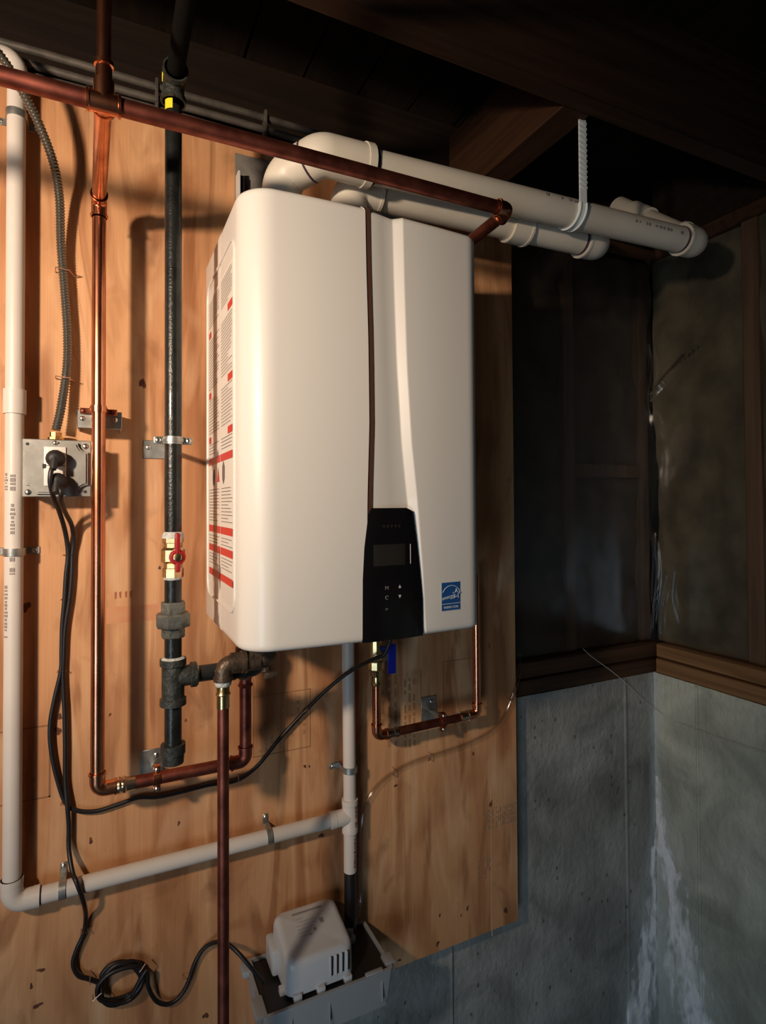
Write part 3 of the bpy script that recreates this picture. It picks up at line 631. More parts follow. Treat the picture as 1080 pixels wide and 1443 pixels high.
mb = MB(); mb.lathe((GX, GY, zv0), ZZ, [(0, .0165), (.014, .0165), (.015, .0145), (.022, .0145), (.026, .0185), (zv1 - zv0 - .026, .0185), (zv1 - zv0 - .022, .0145), (zv1 - zv0 - .015, .0145), (zv1 - zv0 - .014, .0165), (zv1 - zv0, .0165)], 8)
mb.build('brass_valve', BRASS, gl, 25)
vz = (-0.0810,-0.2500,1.5876)[2]
mb = MB(); mb.lathe((GX + .003, GY - .012, vz), -Y, [(0, .008), (.016, .008), (.018, .0065), (.0265, .0065), (.0275, .004)], 14); mb.build('valve_stem', BRASS, gl)
hv = MB(); hv.lathe((GX + .003, GY - .030, vz), -Y, [(0, .0125), (.005, .0125), (.006, .009), (.0065, .009)], 18); hv.box((GX - .0010, GY - .038, vz + .006), (GX + .0072, GY - .030, vz + .038), .003); hv.box((GX, GY - .036, vz - .024), (GX + .0075, GY - .030, vz - .006), .002); hv.build('valve_handle', HRED, gl)
MB().sweep([(GX, GY, zn - .01), (GX, GY, zv0 + .006)], GR, 20).build('nipple', IRON, gl)
mb = MB(); mb.lathe((GX, GY, zv1 - .007), ZZ, [(0, GR * 1.3), (.006, GR * 1.25), (.010, GR * 1.02)], 18); mb.build('pipe_dope', DOPE, gl); mb = MB(); mb.lathe((GX, GY, zv0 - .004), ZZ, [(0, GR * 1.02), (.003, GR * 1.14), (.006, GR * 1.14)], 18); mb.build('pipe_dope', DOPE, gl)
zu1, zu2 = zn - .020, (-0.0822,-0.2200,1.4731)[2]
mb = MB(); mb.lathe((GX, GY, zu1 - .002), ZZ, [(0, .0195), (zn - zu1 - .002, .0195), (zn - zu1, .0185)], 8, .5); mb.lathe((GX, GY, zu2), ZZ, [(0, .0262), (.002, .0272), (zu1 - zu2 - .003, .0272), (zu1 - zu2, .025)], 8, .5); mb.lathe((GX, GY, zu0), ZZ, [(0, .0175), (.002, .0190), (zu2 - zu0, .0190)], 8, .5); mb.build('union', mat('union_iron', (.22, .225, .20), .45, .7, var=.4, vscale=50, bump=.3, bscale=150), gl, 25)
MB().sweep([(GX, GY, zt1 - .01), (GX, GY, zu0 + .006)], GR, 20).build('nipple', IRON, gl)
zm = (-0.0745,-0.2200,1.3923)[2]
mb = MB(); mb.lathe((GX, GY, zt0), ZZ, [(0, .0205), (.010, .0205), (.012, .0175), (zt1 - zt0 - .012, .0175), (zt1 - zt0 - .010, .0205), (zt1 - zt0, .0205)], 20); mb.lathe((GX, GY, zm), X, [(0, .0165), (.026, .0165), (.027, .0200), (.036, .0200)], 20); mb.build('tee', IRON_F, gl)
mb = MB(); mb.lathe((GX, GY, zt1 - .001), ZZ, [(0, .019), (.002, .0175), (.004, GR)], 18); mb.build('pipe_dope', DOPE, gl)
mb = MB(); mb.lathe((GX + .0365, GY, zm), X, [(0, .0185), (.0015, .0185)], 18); mb.build('bright_ring', BRASS, gl)
MB().sweep([(GX, GY, zc1 - .008), (GX, GY, zt0 + .008)], GR, 20).build('drip_nipple', IRON, gl)
mb = MB(); mb.lathe((GX, GY, zc0), ZZ, [(-.001, .012), (.001, .0165), (.016, .0175), (.0165, .0192), (zc1 - zc0, .0192)], 20); mb.build('drip_cap', IRON_F, gl)
MB().sweep([(GX + .03, GY, zm), (GX + .105, GY, zm)], GR, 20).build('branch_nipple', IRON, gl)
mb = MB(); mb.lathe((GX + .088, GY, zm), X, [(0, .018), (.010, .018), (.011, .0165), (.020, .0165), (.03, .0175)], 20); elbow(mb, (GX + .138, GY, zm), -X, ZZ, GR, .030, 1.25, 1.42, .007); mb.build('elbow', IRON_F, gl)
MB().sweep([(GX + .138, GY, zm + .02), (GX + .138, GY, Z + .003)], GR, 16).build('riser_nipple', IRON, gl)

# ---------------------------------------------------------------- relief drain
dx, dy = -.0095, -.262; ztop = (-0.0134,-0.2620,1.4100)[2]
dr = thing('relief_drain_pipe', 'plain copper drain pipe dropping from under the heater past the pump', 'copper pipe', (dx, dy, .15))
MB().sweep([(dx, dy, .15), (dx, dy, ztop - .035)], .0092, 16).build('pipe', COPPER_O, dr)
mb = MB(); mb.lathe((dx, dy, ztop - .065), ZZ, [(0, .0102), (.020, .0102), (.022, .0120), (.025, .0102), (.040, .0102)], 16); mb.build('adapter', BRASS, dr)
mb = MB(); elbow(mb, (dx, dy, ztop + .004), -ZZ, X, .0105, .026, 1.25, 1.45, .006); mb.build('elbow', BRONZE, dr)
mb = MB(); mb.lathe((dx, dy, ztop - .030), ZZ, [(0, .0118), (.004, .0135), (.010, .0135), (.013, .0125)], 16); mb.build('pipe_dope', DOPE, dr)
mb = MB(); mb.lathe((dx + .012, dy, ztop + .004), X, [(0, .0165), (.016, .0165), (.017, .0180), (.022, .0180), (.024, .0155), (.046, .0155)], 18); mb.build('coupling', BRONZE, dr)
mb = MB(); mb.lathe((dx + .0345, dy, ztop + .004), X, [(0, .0185), (.0015, .0185)], 18); mb.build('bright_ring', BRASS, dr)
rc = V(.056, dy + .004, ztop + .010)
mb = MB(); elbow(mb, rc, -X, ZZ, .0125, .026, 1.45, 1.55, .006); mb.lathe(rc + V(0, .004, 0), -Y, [(-.02, .012), (0, .0205), (.012, .0195), (.020, .012), (.022, .004)], 16); mb.lathe(rc + V(.004, 0, -.01), -ZZ, [(0, .009), (.016, .009), (.018, .006)], 12); mb.build('relief_valve', BRONZE, dr)
MB().sweep([rc + V(0, 0, .02), (rc.x, rc.y, Z + .003)], .011, 14).build('inlet_nipple', BRONZE, dr)
mb = MB(); mb.box((rc.x - .004, rc.y - .028, rc.z - .032), (rc.x + .018, rc.y - .020, rc.z - .022), .002); mb.build('test_lever', BRONZE, dr)

# ---------------------------------------------------------------- copper water line on the left
CX, CY, CR = -.1915, -.090, .0112
czt = (-0.1926,-0.0900,2.2037)[2]; czb = (-0.1919,-0.0900,1.1786)[2]; cxr = (0.0630,-0.0900,1.2757)[0]
cw = thing('copper_water_pipe', 'bright copper pipe dropping beside the junction box and looping up under the heater', 'copper pipe', (CX, CY, czb))
MB().sweep([(CX, CY, czb + .02), (CX, CY, czt - .03)], CR, 20).build('long_pipe', COPPER, cw)
mb = MB(); elbow(mb, (CX, CY, czt), -ZZ, -Y, CR, .028, 1.13, 1.28, .0035); mb.build('elbow', COPPER, cw)
ty = -.400
MB().sweep([(CX, CY - .02, czt), (CX + .008, ty + .02, Z + .745)], CR, 18).build('forward_pipe', COPPER, cw)
mb = MB(); elbow(mb, (CX, CY, czb), ZZ, X, CR, .030, 1.13, 1.28, .0035); mb.build('elbow', COPPER, cw)
mb = MB(); mb.lathe((CX + .030, CY, czb), X, [(0, CR * 1.15), (.004, CR * 1.3), (.008, CR * 1.1), (.010, CR * 1.28), (.014, CR * 1.28), (.016, CR * 1.08), (.030, CR * 1.05)], 18); mb.build('solder_joint', SOLDER, cw)
MB().sweep([(CX + .02, CY, czb), (cxr - .02, CY, czb)], CR, 18).build('low_pipe', COPPER_O, cw)
mb = MB(); elbow(mb, (cxr, CY, czb), -X, ZZ, CR, .028, 1.13, 1.28, .0035); mb.build('elbow', COPPER_O, cw)
mb = MB(); mb.sweep([(cxr, CY, czb + .02), (cxr, CY, Z - .085)], CR, 18); mb.lathe((cxr, CY, Z - .13), ZZ, [(0, CR * 1.1), (.003, CR * 1.3), (.007, CR * 1.1)], 18); mb.build('riser', COPPER_O, cw)
mb = MB(); mb.lathe((cxr, CY, Z - .115), ZZ, [(0, CR * 1.1), (.030, CR * 1.25), (.045, CR * 1.7), (.060, CR * 1.7), (.064, CR * 1.3), (.118, CR * 1.3)], 16); mb.build('union_adapter', COPPER_S, cw)
# overhead copper pipe with its tee and end elbow
oh = thing('overhead_copper_pipe', 'dark red copper pipe crossing in front above the heater', 'copper pipe', (-.1, ty, Z + .735))
O1 = V(.458, ty, Z + .735)
MB().sweep([(-2.2, ty, Z + .735), (O1.x - .015, ty, Z + .735)], CR, 18).build('pipe', COPPER_O, oh)
tx = -.183
mb = MB(); mb.lathe((tx - .02, ty, Z + .735), X, [(0, CR * 1.28), (.003, CR * 1.28), (.0035, CR * 1.13), (.0365, CR * 1.13), (.037, CR * 1.28), (.040, CR * 1.28)], 18)
mb.lathe((tx, ty, Z + .735), ZZ, [(0, CR * 1.12), (.028, CR * 1.12), (.030, CR * .9), (.046, CR * .88), (.047, CR * 1.05), (.053, CR * 1.05), (.055, CR * .8)], 18); mb.lathe((tx, ty, Z + .742), Y, [(0, CR * 1.13), (.022, CR * 1.13), (.0225, CR * 1.28), (.026, CR * 1.28)], 18); mb.build('tee', COPPER, oh)
MB().sweep([(tx, ty, Z + .77), (tx, ty, Z + 1.30)], .0085, 16).build('riser', COPPER, oh)
mb = MB(); elbow(mb, O1, -X, V(0, 1, -.12), CR, .024, 1.14, 1.32, .004); mb.build('end_elbow', COPPER, oh)
MB().sweep([O1 + V(0, .015, -.002), V(O1.x, .0, Z + .715)], CR * .98, 16).build('return_pipe', COPPER_O, oh)

# ---------------------------------------------------------------- copper water line on the right
QY, QR = -.060, .0095
xl = (0.3546,-0.0600,1.2431)[0]; zb = (0.3558,-0.0600,1.1630)[2]; xr = (0.6174,-0.0600,1.2623)[0]; zr = (0.6164,-0.0600,1.1685)[2]
cr_ = thing('copper_loop_pipe', 'short copper pipe loop under the right half of the heater', 'copper pipe', ((xl + xr) / 2, QY, zb))
ztv = (0.3549,-0.0600,1.2785)[2]
MB().sweep([(xl, QY, zb + .015), (xl, QY, ztv)], QR, 18).build('left_riser', COPPER, cr_)
mb = MB(); elbow(mb, (xl, QY, zb), ZZ, X, QR, .026, 1.14, 1.3, .0035); mb.build('elbow', COPPER, cr_)
mb = MB(); mb.lathe((xl + .026, QY, zb), X, [(0, QR * 1.3), (.003, QR * 1.3), (.004, QR * 1.05), (.014, QR * 1.1), (.015, QR * 1.25), (.024, QR * 1.25)], 16); mb.build('solder_joint', SOLDER, cr_); mb = MB(); mb.lathe((xr - .048, QY, zr), X, [(0, QR * 1.25), (.012, QR * 1.25), (.013, QR * 1.05), (.021, QR * 1.05), (.022, QR * 1.3), (.026, QR * 1.3)], 16); mb.build('solder_joint', SOLDER, cr_)
MB().sweep([(xl + .015, QY, zb), (xr - .015, QY, zr)], QR, 18).build('cross_pipe', COPPER_O, cr_)
mb = MB(); elbow(mb, (xr, QY, zr), -X, ZZ, QR, .026, 1.14, 1.3, .0035); mb.build('elbow', COPPER, cr_)
MB().sweep([(xr, QY, zr + .015), (xr, QY, Z + .05)], QR, 18).build('right_riser', COPPER, cr_)
mb = MB(); mb.lathe((xl, QY, ztv - .006), ZZ, [(0, QR * 1.12), (.004, QR * 1.3), (.008, QR * 1.12), (.020, QR * 1.15), (.022, .0125), (.034, .0125), (.036, .0105)], 12); mb.lathe((xl - .003, QY - .004, (0.3533,-0.0600,1.3049)[2]), ZZ, [(0, .012), (.006, .0185), (.022, .0185), (.028, .013), (Z - (0.3533,-0.0600,1.3049)[2] + .003, .011)], 10); mb.lathe((xl + .01, QY, (0.3535,-0.0600,1.3357)[2]), -Y, [(-.012, .013), (.012, .013), (.02, .008)], 10); mb.build('valve_body', BRASS, cr_, 30)
hb = (0.3792,-0.0850,1.3309)
mb = MB(); mb.box((hb[0] - .009, hb[1] - .002, hb[2] - .030), (hb[0] + .011, hb[1] + .003, hb[2] + .034), .002); mb.sweep([(hb[0], hb[1] + .003, hb[2] + .026), (xl, QY, hb[2] + .02)], .005, 10); mb.build('blue_handle', HBLUE, cr_)['label'] = 'blue valve lever'

# ---------------------------------------------------------------- white PVC condensate drain
PY, PR, PX_ = -.030, .0145, -.3235
wz = Z - .461; wtop = (-0.3273,-0.0300,2.4546)[2]
pv = thing('condensate_drain_pipe', 'white plastic drain pipe along the left edge and across the lower board', 'drain pipe', (PX_, PY, wz))
MB().sweep([(PX_, PY, wz + .02), (PX_, PY, wtop - .02)], PR, 22).build('left_riser', PVC, pv)
k0, k1 = (-0.3221,-0.0300,1.8289)[2], (-0.3223,-0.0300,1.8723)[2]
mb = MB(); mb.lathe((PX_, PY, k0), ZZ, [(0, PR * 1.02), (.0005, PR * 1.22), (k1 - k0 - .0005, PR * 1.22), (k1 - k0, PR * 1.02)], 22); mb.build('coupling', PVC, pv)
mb = MB(); elbow(mb, (PX_, PY, wz), ZZ, X, PR, .042, 1.18, 1.22, .010); mb.build('elbow', PVC, pv)
mb = MB(); elbow(mb, (PX_, PY, wtop), -ZZ, V(-1, -.0, .0), PR, .042, 1.18, 1.22, .010); mb.build('elbow', PVC, pv)
MB().sweep([(PX_ - .02, PY, wtop), (PX_ - .9, PY, wtop + .01)], PR, 20).build('top_run', PVC, pv)
dpx = .3025
MB().sweep([(PX_ + .02, PY, wz), (dpx - .015, PY, wz)], PR, 22).build('low_run', PVC, pv)
mb = MB(); mb.lathe((PX_ + .0425, PY, wz), X, [(0, PR * 1.03), (.002, PR * 1.03)], 22); mb.build('primer_ring', PRIMER, pv)
db = (0.3081,-0.0300,0.8701)[2]; pz_in = Z - .722
mb = MB(); mb.lathe((dpx, PY, wz - .035), ZZ, [(0, PR * 1.05), (.0005, PR * 1.2), (.012, PR * 1.2), (.013, PR * 1.16), (.060, PR * 1.16), (.061, PR * 1.22), (.0715, PR * 1.22), (.072, PR * 1.03)], 22); mb.lathe((dpx - .045, PY, wz), X, [(0, PR * 1.22), (.010, PR * 1.22), (.0105, PR * 1.16), (.04, PR * 1.16)], 22); mb.build('tee', PVC, pv)
MB().sweep([(dpx, PY, wz + .03), (dpx - .003, PY, Z + .012)], PR * .96, 22).build('heater_drop', PVC, pv)
MB().sweep([(dpx, PY, wz - .02), (dpx, PY, db)], PR * .96, 22).build('open_end', PVC, pv)
MB().sweep([(dpx, PY, db - .0005), (dpx, PY, pz_in)], PR * .90, 18).build('dark_cylinder', CORD, pv)['label'] = 'dark cylinder below the open pipe end'  # dark cylinder from the open pipe end down into the pump
def vpipe_print(mb, x, y, r, z0, z1, ang, bars=False):
    u = V(math.sin(ang), -math.cos(ang), 0); t = V(math.cos(ang), math.sin(ang), 0); z = z0
    while z < z1:
        h = R.uniform(.002, .006) if not bars else R.choice((.0025, .004, .007)); hw = R.choice((.0022, .003, .0036)) if not bars else .0036
        if R.random() < .85: c = V(x, y, z) + u * (r + .0004); mb.quad(c - t * hw, c + t * hw, c + t * hw + ZZ * h, c - t * hw + ZZ * h)
        z += h + R.uniform(.001, .003)
mb = MB(); q = lambda yy: (-0.3241,-0.0300,1.8089)[2] - (yy - 600) * .001235
vpipe_print(mb, PX_, PY, PR, q(697), q(669), -.05, True); vpipe_print(mb, PX_, PY, PR, q(752), q(711), -.05); vpipe_print(mb, PX_, PY, PR, q(808), q(784), -.05, True); vpipe_print(mb, PX_, PY, PR, q(895), q(822), -.75); vpipe_print(mb, PX_, PY, PR, q(695), q(670), -.8)
mb.build('pipe_print', PRINT, pv, smooth=False)['kind'] = 'stuff'
mb = MB(); vpipe_print(mb, dpx, PY, PR * .96, db + .012, wz - .045, .45); vpipe_print(mb, dpx, PY, PR * 1.16, wz - .028, wz + .020, .5); mb.build('pipe_print', mat('print_red', (.30, .12, .13), .7), pv, smooth=False)['kind'] = 'stuff'

# ---------------------------------------------------------------- clamps and hangers
def screw(parent, p, axis=-Y, r=.0045, m=SCREWM): mb = MB(); screw_head(mb, p, axis, r); return mb.build('screw', m, parent)
def bracket_plate(parent, x, z, w_, h_, m=GALV):
    MB().box((x - w_ / 2, -.0032, z - h_ / 2), (x + w_ / 2, -.0004, z + h_ / 2), .001, 1).build('base_plate', m, parent)
def ring(mb, c, axis, r, half, th, seg=26): 
    c = Vector(c); a = Vector(axis).normalized(); mb.lathe(c - a * half, a, [(0, r), (.0004, r + th), (half * 2 - .0004, r + th), (half * 2, r)], seg)
# copper hanger
zc_ = (-0.1882,-0.0900,1.8373)[2]
h1 = thing('copper_pipe_clamp', 'copper bell clamp on a galvanised plate holding the tall copper pipe', 'pipe clamp', (CX, -.03, zc_), 'pipe clamps on wall plates')
pc = (-0.1896,-0.0550,1.8232)
MB().box((pc[0] - .036, -.058, pc[2] - .016), (pc[0] + .036, -.055, pc[2] + .016), .001, 1).build('base_plate', GALV, h1)
MB().box((pc[0] - .036, -.057, pc[2] - .016), (pc[0] - .033, -.0004, pc[2] + .016), .0008, 1).build('side_flange', GALV, h1)
MB().box((pc[0] + .033, -.057, pc[2] - .016), (pc[0] + .036, -.0004, pc[2] + .016), .0008, 1).build('side_flange', GALV, h1)
mb = MB(); ring(mb, (CX, CY, zc_), ZZ, CR + .0002, .006, .0018); mb.box((CX - .030, -.0625, zc_ - .0055), (CX - .010, -.0585, zc_ + .0055), .001, 1); mb.box((CX + .010, -.0625, zc_ - .0055), (CX + .030, -.0585, zc_ + .0055), .001, 1); mb.sweep([(CX - .0115, CY, zc_), (CX - .0115, -.06, zc_)], .0035, 8); mb.sweep([(CX + .0115, CY, zc_), (CX + .0115, -.06, zc_)], .0035, 8); mb.build('saddle', COPPER, h1)
for sx_ in (-.025, .025):
    screw(h1, (CX + sx_, -.0625, zc_), -Y, .004, COPPER_O); screw(h1, (CX + sx_ * 1.05, -.058, zc_ - .013), -Y, .0045)
# gas hanger
zg = (-0.0824,-0.2200,1.7738)[2]
h2 = thing('gas_pipe_clamp', 'galvanised split ring on a wall plate holding the black gas pipe', 'pipe clamp', (GX, -.1, zg), 'pipe clamps on wall plates')
pg = (-0.0835,0.0000,1.7778)
bracket_plate(h2, pg[0], pg[2], .062, .036); screw(h2, (pg[0] - .022, -.0032, pg[2] + .004), -Y, .005)
MB().sweep([(pg[0] + .012, -.003, pg[2]), (GX + .0, GY + GR + .002, zg)], .0048, 10).build('rod', GALV, h2)
mb = MB(); ring(mb, (GX, GY, zg), ZZ, GR + .0002, .0065, .0020); ring(mb, (GX, GY, zg), ZZ, GR + .002, .003, .0016); mb.box((GX - .030, GY - .003, zg - .006), (GX - GR - .001, GY + .003, zg + .006), .0015); mb.box((GX + GR + .001, GY - .003, zg - .006), (GX + .030, GY + .003, zg + .006), .0015); mb.build('split_ring', GALV, h2)
for s_ in (-1, 1): screw(h2, (GX + s_ * .0235, GY - .003, zg), -Y, .0045)
# lower copper hangers (plate, rod, bell)
def low_clamp(label, px_, pz, x, yy, z, r, m):
    t = thing('copper_pipe_clamp', label, 'pipe clamp', (x, -.03, z), 'pipe clamps on wall plates')
    bracket_plate(t, px_, pz, .042, .058); screw(t, (px_ + .008, -.0032, pz + .016), -Y, .005)
    MB().sweep([(px_ + .004, -.003, pz - .006), (x, yy + .012, z + .010)], .0055, 10).build('rod', GALV, t)
    mb = MB(); ring(mb, (x, yy, z), X, r + .0002, .0065, .0018); mb.box((x - .006, yy - .006, z + r), (x + .006, yy + .006, z + r + .012), .0012); mb.box((x - .006, yy - .005, z - r - .011), (x + .006, yy + .005, z - r), .0012); mb.build('bell', m, t)
    mb = MB(); screw_head(mb, (x, yy - .006, z + r + .006), -Y, .004); screw_head(mb, (x, yy - .005, z - r - .006), -Y, .004); mb.build('screw', SCREWM, t); return t
p = (-0.0982,0.0000,1.1690); low_clamp('copper clamp with rod on the low copper pipe below the gas drip leg', p[0], p[2], (-0.0959,-0.0900,1.1691)[0], CY, czb, CR, COPPER)
p = (0.5191,0.0000,1.1784); low_clamp('small dark clamp with steel plate on the copper loop under the heater', p[0], p[2], (0.5219,-0.0600,1.1643)[0], QY, (zb + zr) / 2, QR, COPPER_O)
# plastic pipe straps
def vstrap(label, x, z, right=True, both=False):
    t = thing('pipe_strap', label, 'pipe strap', (x, -.01, z), 'metal straps on the white drain pipe'); mb = MB()
    pts = [V(x + (PR + .0012) * math.cos(math.radians(a)), PY + (PR + .0012) * math.sin(math.radians(a)), z) for a in range(180, 361, 12)]
    pts = [V(x - PR - .0012, -.002, z)] + pts + [V(x + PR + .0012, -.002, z)]
    mb.ribbon(pts, ZZ, .0065, .0018)
    for s_ in ((1, -1) if both else ((1,) if right else (-1,))):
        mb.box((min(x + s_ * (PR + .001), x + s_ * (PR + .022)), -.0025, z - .0065), (max(x + s_ * (PR + .001), x + s_ * (PR + .022)), -.0004, z + .0065), .0008, 1); 
    mb.build('band', GALV, t)
    for s_ in ((1, -1) if both else ((1,) if right else (-1,))): screw(t, (x + s_ * (PR + .014), -.0025, z), -Y, .0045)
    return t
vstrap('grey metal strap on the white pipe just below the junction box', PX_, (-0.3282,-0.0300,1.5896)[2], both=True)
vstrap('grey metal strap high on the white pipe under the overhead copper pipe', PX_, (-0.3236,-0.0300,2.3558)[2], both=True)
vstrap('grey metal strap on the short white drop pipe under the heater', dpx, (0.3043,-0.0300,1.0905)[2], False)
def hstrap(label, x, m=GALV):
    t = thing('pipe_strap', label, 'pipe strap', (x, -.01, wz), 'metal straps on the white drain pipe'); mb = MB()
    pts = [V(x, PY + (PR + .0012) * math.cos(math.radians(a)), wz + (PR + .0012) * math.sin(math.radians(a))) for a in range(90, 271, 12)]
    pts = [V(x, -.002, wz + PR + .0012)] + pts + [V(x, -.002, wz - PR - .0012)]
    mb.ribbon(pts, X, .0055, .0018)
    for s_ in (1, -1): mb.box((x - .0055, -.0025, min(wz + s_ * (PR + .001), wz + s_ * (PR + .018))), (x + .0055, -.0004, max(wz + s_ * (PR + .001), wz + s_ * (PR + .018))), .0008, 1)
    mb.build('band', m, t); screw(t, (x, -.0025, wz + PR + .012), -Y, .004); screw(t, (x, -.0025, wz - PR - .012), -Y, .004); return t
hstrap('dark metal strap at the left end of the low white pipe', (-0.2474,-0.0300,0.9899)[0]); hstrap('shiny metal strap near the right end of the low white pipe', (0.1232,-0.0300,0.9901)[0])

# ---------------------------------------------------------------- junction box
bt, bb = (-0.3083,-0.0750,1.7839), (-0.2036,-0.0750,1.6847); bx0, bx1, bz0, bz1 = bt[0], bb[0], bb[2], bt[2]
jb = thing('junction_box', 'square steel junction box with a raised cover and outlet', 'junction box', ((bx0 + bx1) / 2, 0, bz0))
MB().box((bx0 + .002, -.062, bz0 + .002), (bx1 - .002, -.0005, bz1 - .002), .004).build('box', STEEL, jb)
mb = MB(); mb.box((bx0, -.0655, bz0), (bx1, -.062, bz1), .0012, 1); c = .018
e_ = .005
ol = []
for cx, cz, sx_, sz_, order in ((bx0 + e_, bz0 + e_, 1, 1, 0), (bx1 - e_, bz0 + e_, -1, 1, 1), (bx1 - e_, bz1 - e_, -1, -1, 0), (bx0 + e_, bz1 - e_, 1, -1, 1)):
    arc_ = [(cx + sx_ * .016 * math.sin(math.radians(t)), cz + sz_ * .016 * math.cos(math.radians(t))) for t in (0, 22.5, 45, 67.5, 90)]
    ol += arc_ if order == 0 else arc_[::-1]
bm = bmesh.new(); f = bm.faces.new([bm.verts.new((x, -.0650, z)) for x, z in ol]); e = bmesh.ops.extrude_face_region(bm, geom=[f]); bmesh.ops.translate(bm, vec=(0, -.010, 0), verts=[v for v in e['geom'] if isinstance(v, bmesh.types.BMVert)])
bmesh.ops.bevel(bm, geom=[ed for ed in bm.edges if all(abs(v.co.y + .075) < 1e-5 for v in ed.verts)], offset=.003, segments=2, affect='EDGES'); mb.take(bm); mb.build('cover', STEEL, jb)
for (x, z, big) in ((bx0 + .009, bz0 + .008, 1), (bx1 - .009, bz1 - .010, 1), (bx0 + .008, bz1 - .009, 0), (bx1 - .009, bz0 + .009, 0)):
    if big: screw(jb, (x, -.0655, z), -Y, .0048)
    else: mb = MB(); mb.lathe((x, -.0654, z), -Y, [(0, .0028), (.0004, .0028)], 10); mb.build('screw_hole', PLUGM, jb)
ot, ob = (-0.2751,-0.0760,1.7707), (-0.2419,-0.0760,1.7031); oc = (ot[0] + ob[0]) / 2
screw(jb, (oc, -.075, (-0.2593,-0.0760,1.7773)[2]), -Y, .004); screw(jb, (oc + .003, -.075, (-0.2558,-0.0760,1.6933)[2]), -Y, .004)
MB().box((ot[0], -.078, ob[2]), (ob[0], -.074, ot[2]), .0015).build('outlet', OUTLET, jb)
mb = MB(); zmid = (ot[2] + ob[2]) / 2; mb.box((ot[0] - .002, -.0782, zmid - .004), (ot[0] + .004, -.0752, zmid + .004), .0005, 1); mb.box((ot[0] + .001, -.0786, zmid + .0005), (ob[0] - .001, -.0779, zmid + .0015)); mb.build('outlet_slot', PLUGM, jb)
mb = MB(); p = (-0.2605,-0.0300,1.7996); mb.lathe((p[0], -.033, bz1 - .002), ZZ, [(0, .0105), (.004, .0105), (.005, .0125), (.009, .0125), (.010, .0095), (.018, .0095)], 8); mb.build('cable_connector', BRASS, jb)

# flexible conduit
def corrugate(path, r0, r1, pitch, mb, seg=12):
    pts = [Vector(p) for p in path]; cum = [0]
    for a, b in zip(pts, pts[1:]): cum.append(cum[-1] + (b - a).length)
    n = int(cum[-1] / pitch); out = []; rr = []; j = 0
    for k in range(n * 4 + 1):
        s = cum[-1] * k / (n * 4)
        while j < len(cum) - 2 and cum[j + 1] < s: j += 1
        out.append(pts[j].lerp(pts[j + 1], (s - cum[j]) / max(1e-9, cum[j + 1] - cum[j]))); rr.append((r1, (r0 + r1) / 2, r0, (r0 + r1) / 2)[k % 4])
    return mb.sweep(out, rr, seg)
fl = thing('flexible_conduit', 'ribbed grey metal conduit curving down into the junction box', 'conduit', ((-0.2605,-0.0300,1.7996)[0], -.03, bz1))
mb = MB(); corrugate(spline([(-0.3699,-0.1400,2.4234), (-0.3435,-0.1300,2.4004), (-0.3217,-0.1200,2.3766), (-0.3016,-0.1050,2.3469), (-0.2808,-0.0850,2.3110), (-0.2635,-0.0600,2.2676), (-0.2562,-0.0350,2.2210), (-0.2545,-0.0220,2.1431), (-0.2487,-0.0180,2.0609), (-0.2439,-0.0180,1.9834), (-0.2447,-0.0200,1.9179), (-0.2530,-0.0280,1.8449), (-0.2603,-0.0330,1.8043)], 10), .0062, .0080, .0052, mb); mb.build('armour', FLEX, fl)
for (u, v) in ((91,383), (88,534)):
    pass
for q in ((-0.2504,-0.0120,2.0968), (-0.2496,-0.0120,1.9009)):
    mb = MB(); x, z = q[0], q[2]; mb.sweep([(x - .014, -.001, z + .002), (x - .012, -.030, z + .001), (x + .010, -.030, z - .001), (x + .018, -.001, z - .003)], .0011, 6); mb.build('wire_staple', CLIP, fl)

# ---------------------------------------------------------------- power cords
def staple(parent, q, dirv, L=.013, m=CLIP):
    c = Vector(q); d = Vector(dirv).normalized(); mb = MB(); mb.sweep([c - d * L * .5 + V(0, .011, 0), c - d * L * .5 + V(0, -.0035, 0), c + d * L * .5 + V(0, -.0035, 0), c + d * L * .5 + V(0, .011, 0)], .0009, 6); return mb.build('cord_staple', m, parent)
WR = .0040
def cord_plug(parent, u, yplane):
    c = Vector(u); mb = MB()
    mb.lathe(c, -Y, [(0, .0125), (.004, .0150), (.016, .0150), (.024, .0125), (.028, .007)], 14); mb.lathe(c + V(0, -.020, .002), V(-.1, -.5, -1), [(0, .008), (.016, .0065), (.024, .0050)], 10); mb.build('plug', PLUGM, parent)
pA, pB = (-0.2570,-0.0780,1.7492), (-0.2536,-0.0780,1.7103)
ca = thing('heater_power_cord', 'black cord from the upper plug, tacked down the board and up to the heater', 'power cord', pA, 'black power cords')
cord_plug(ca, pA, 0)
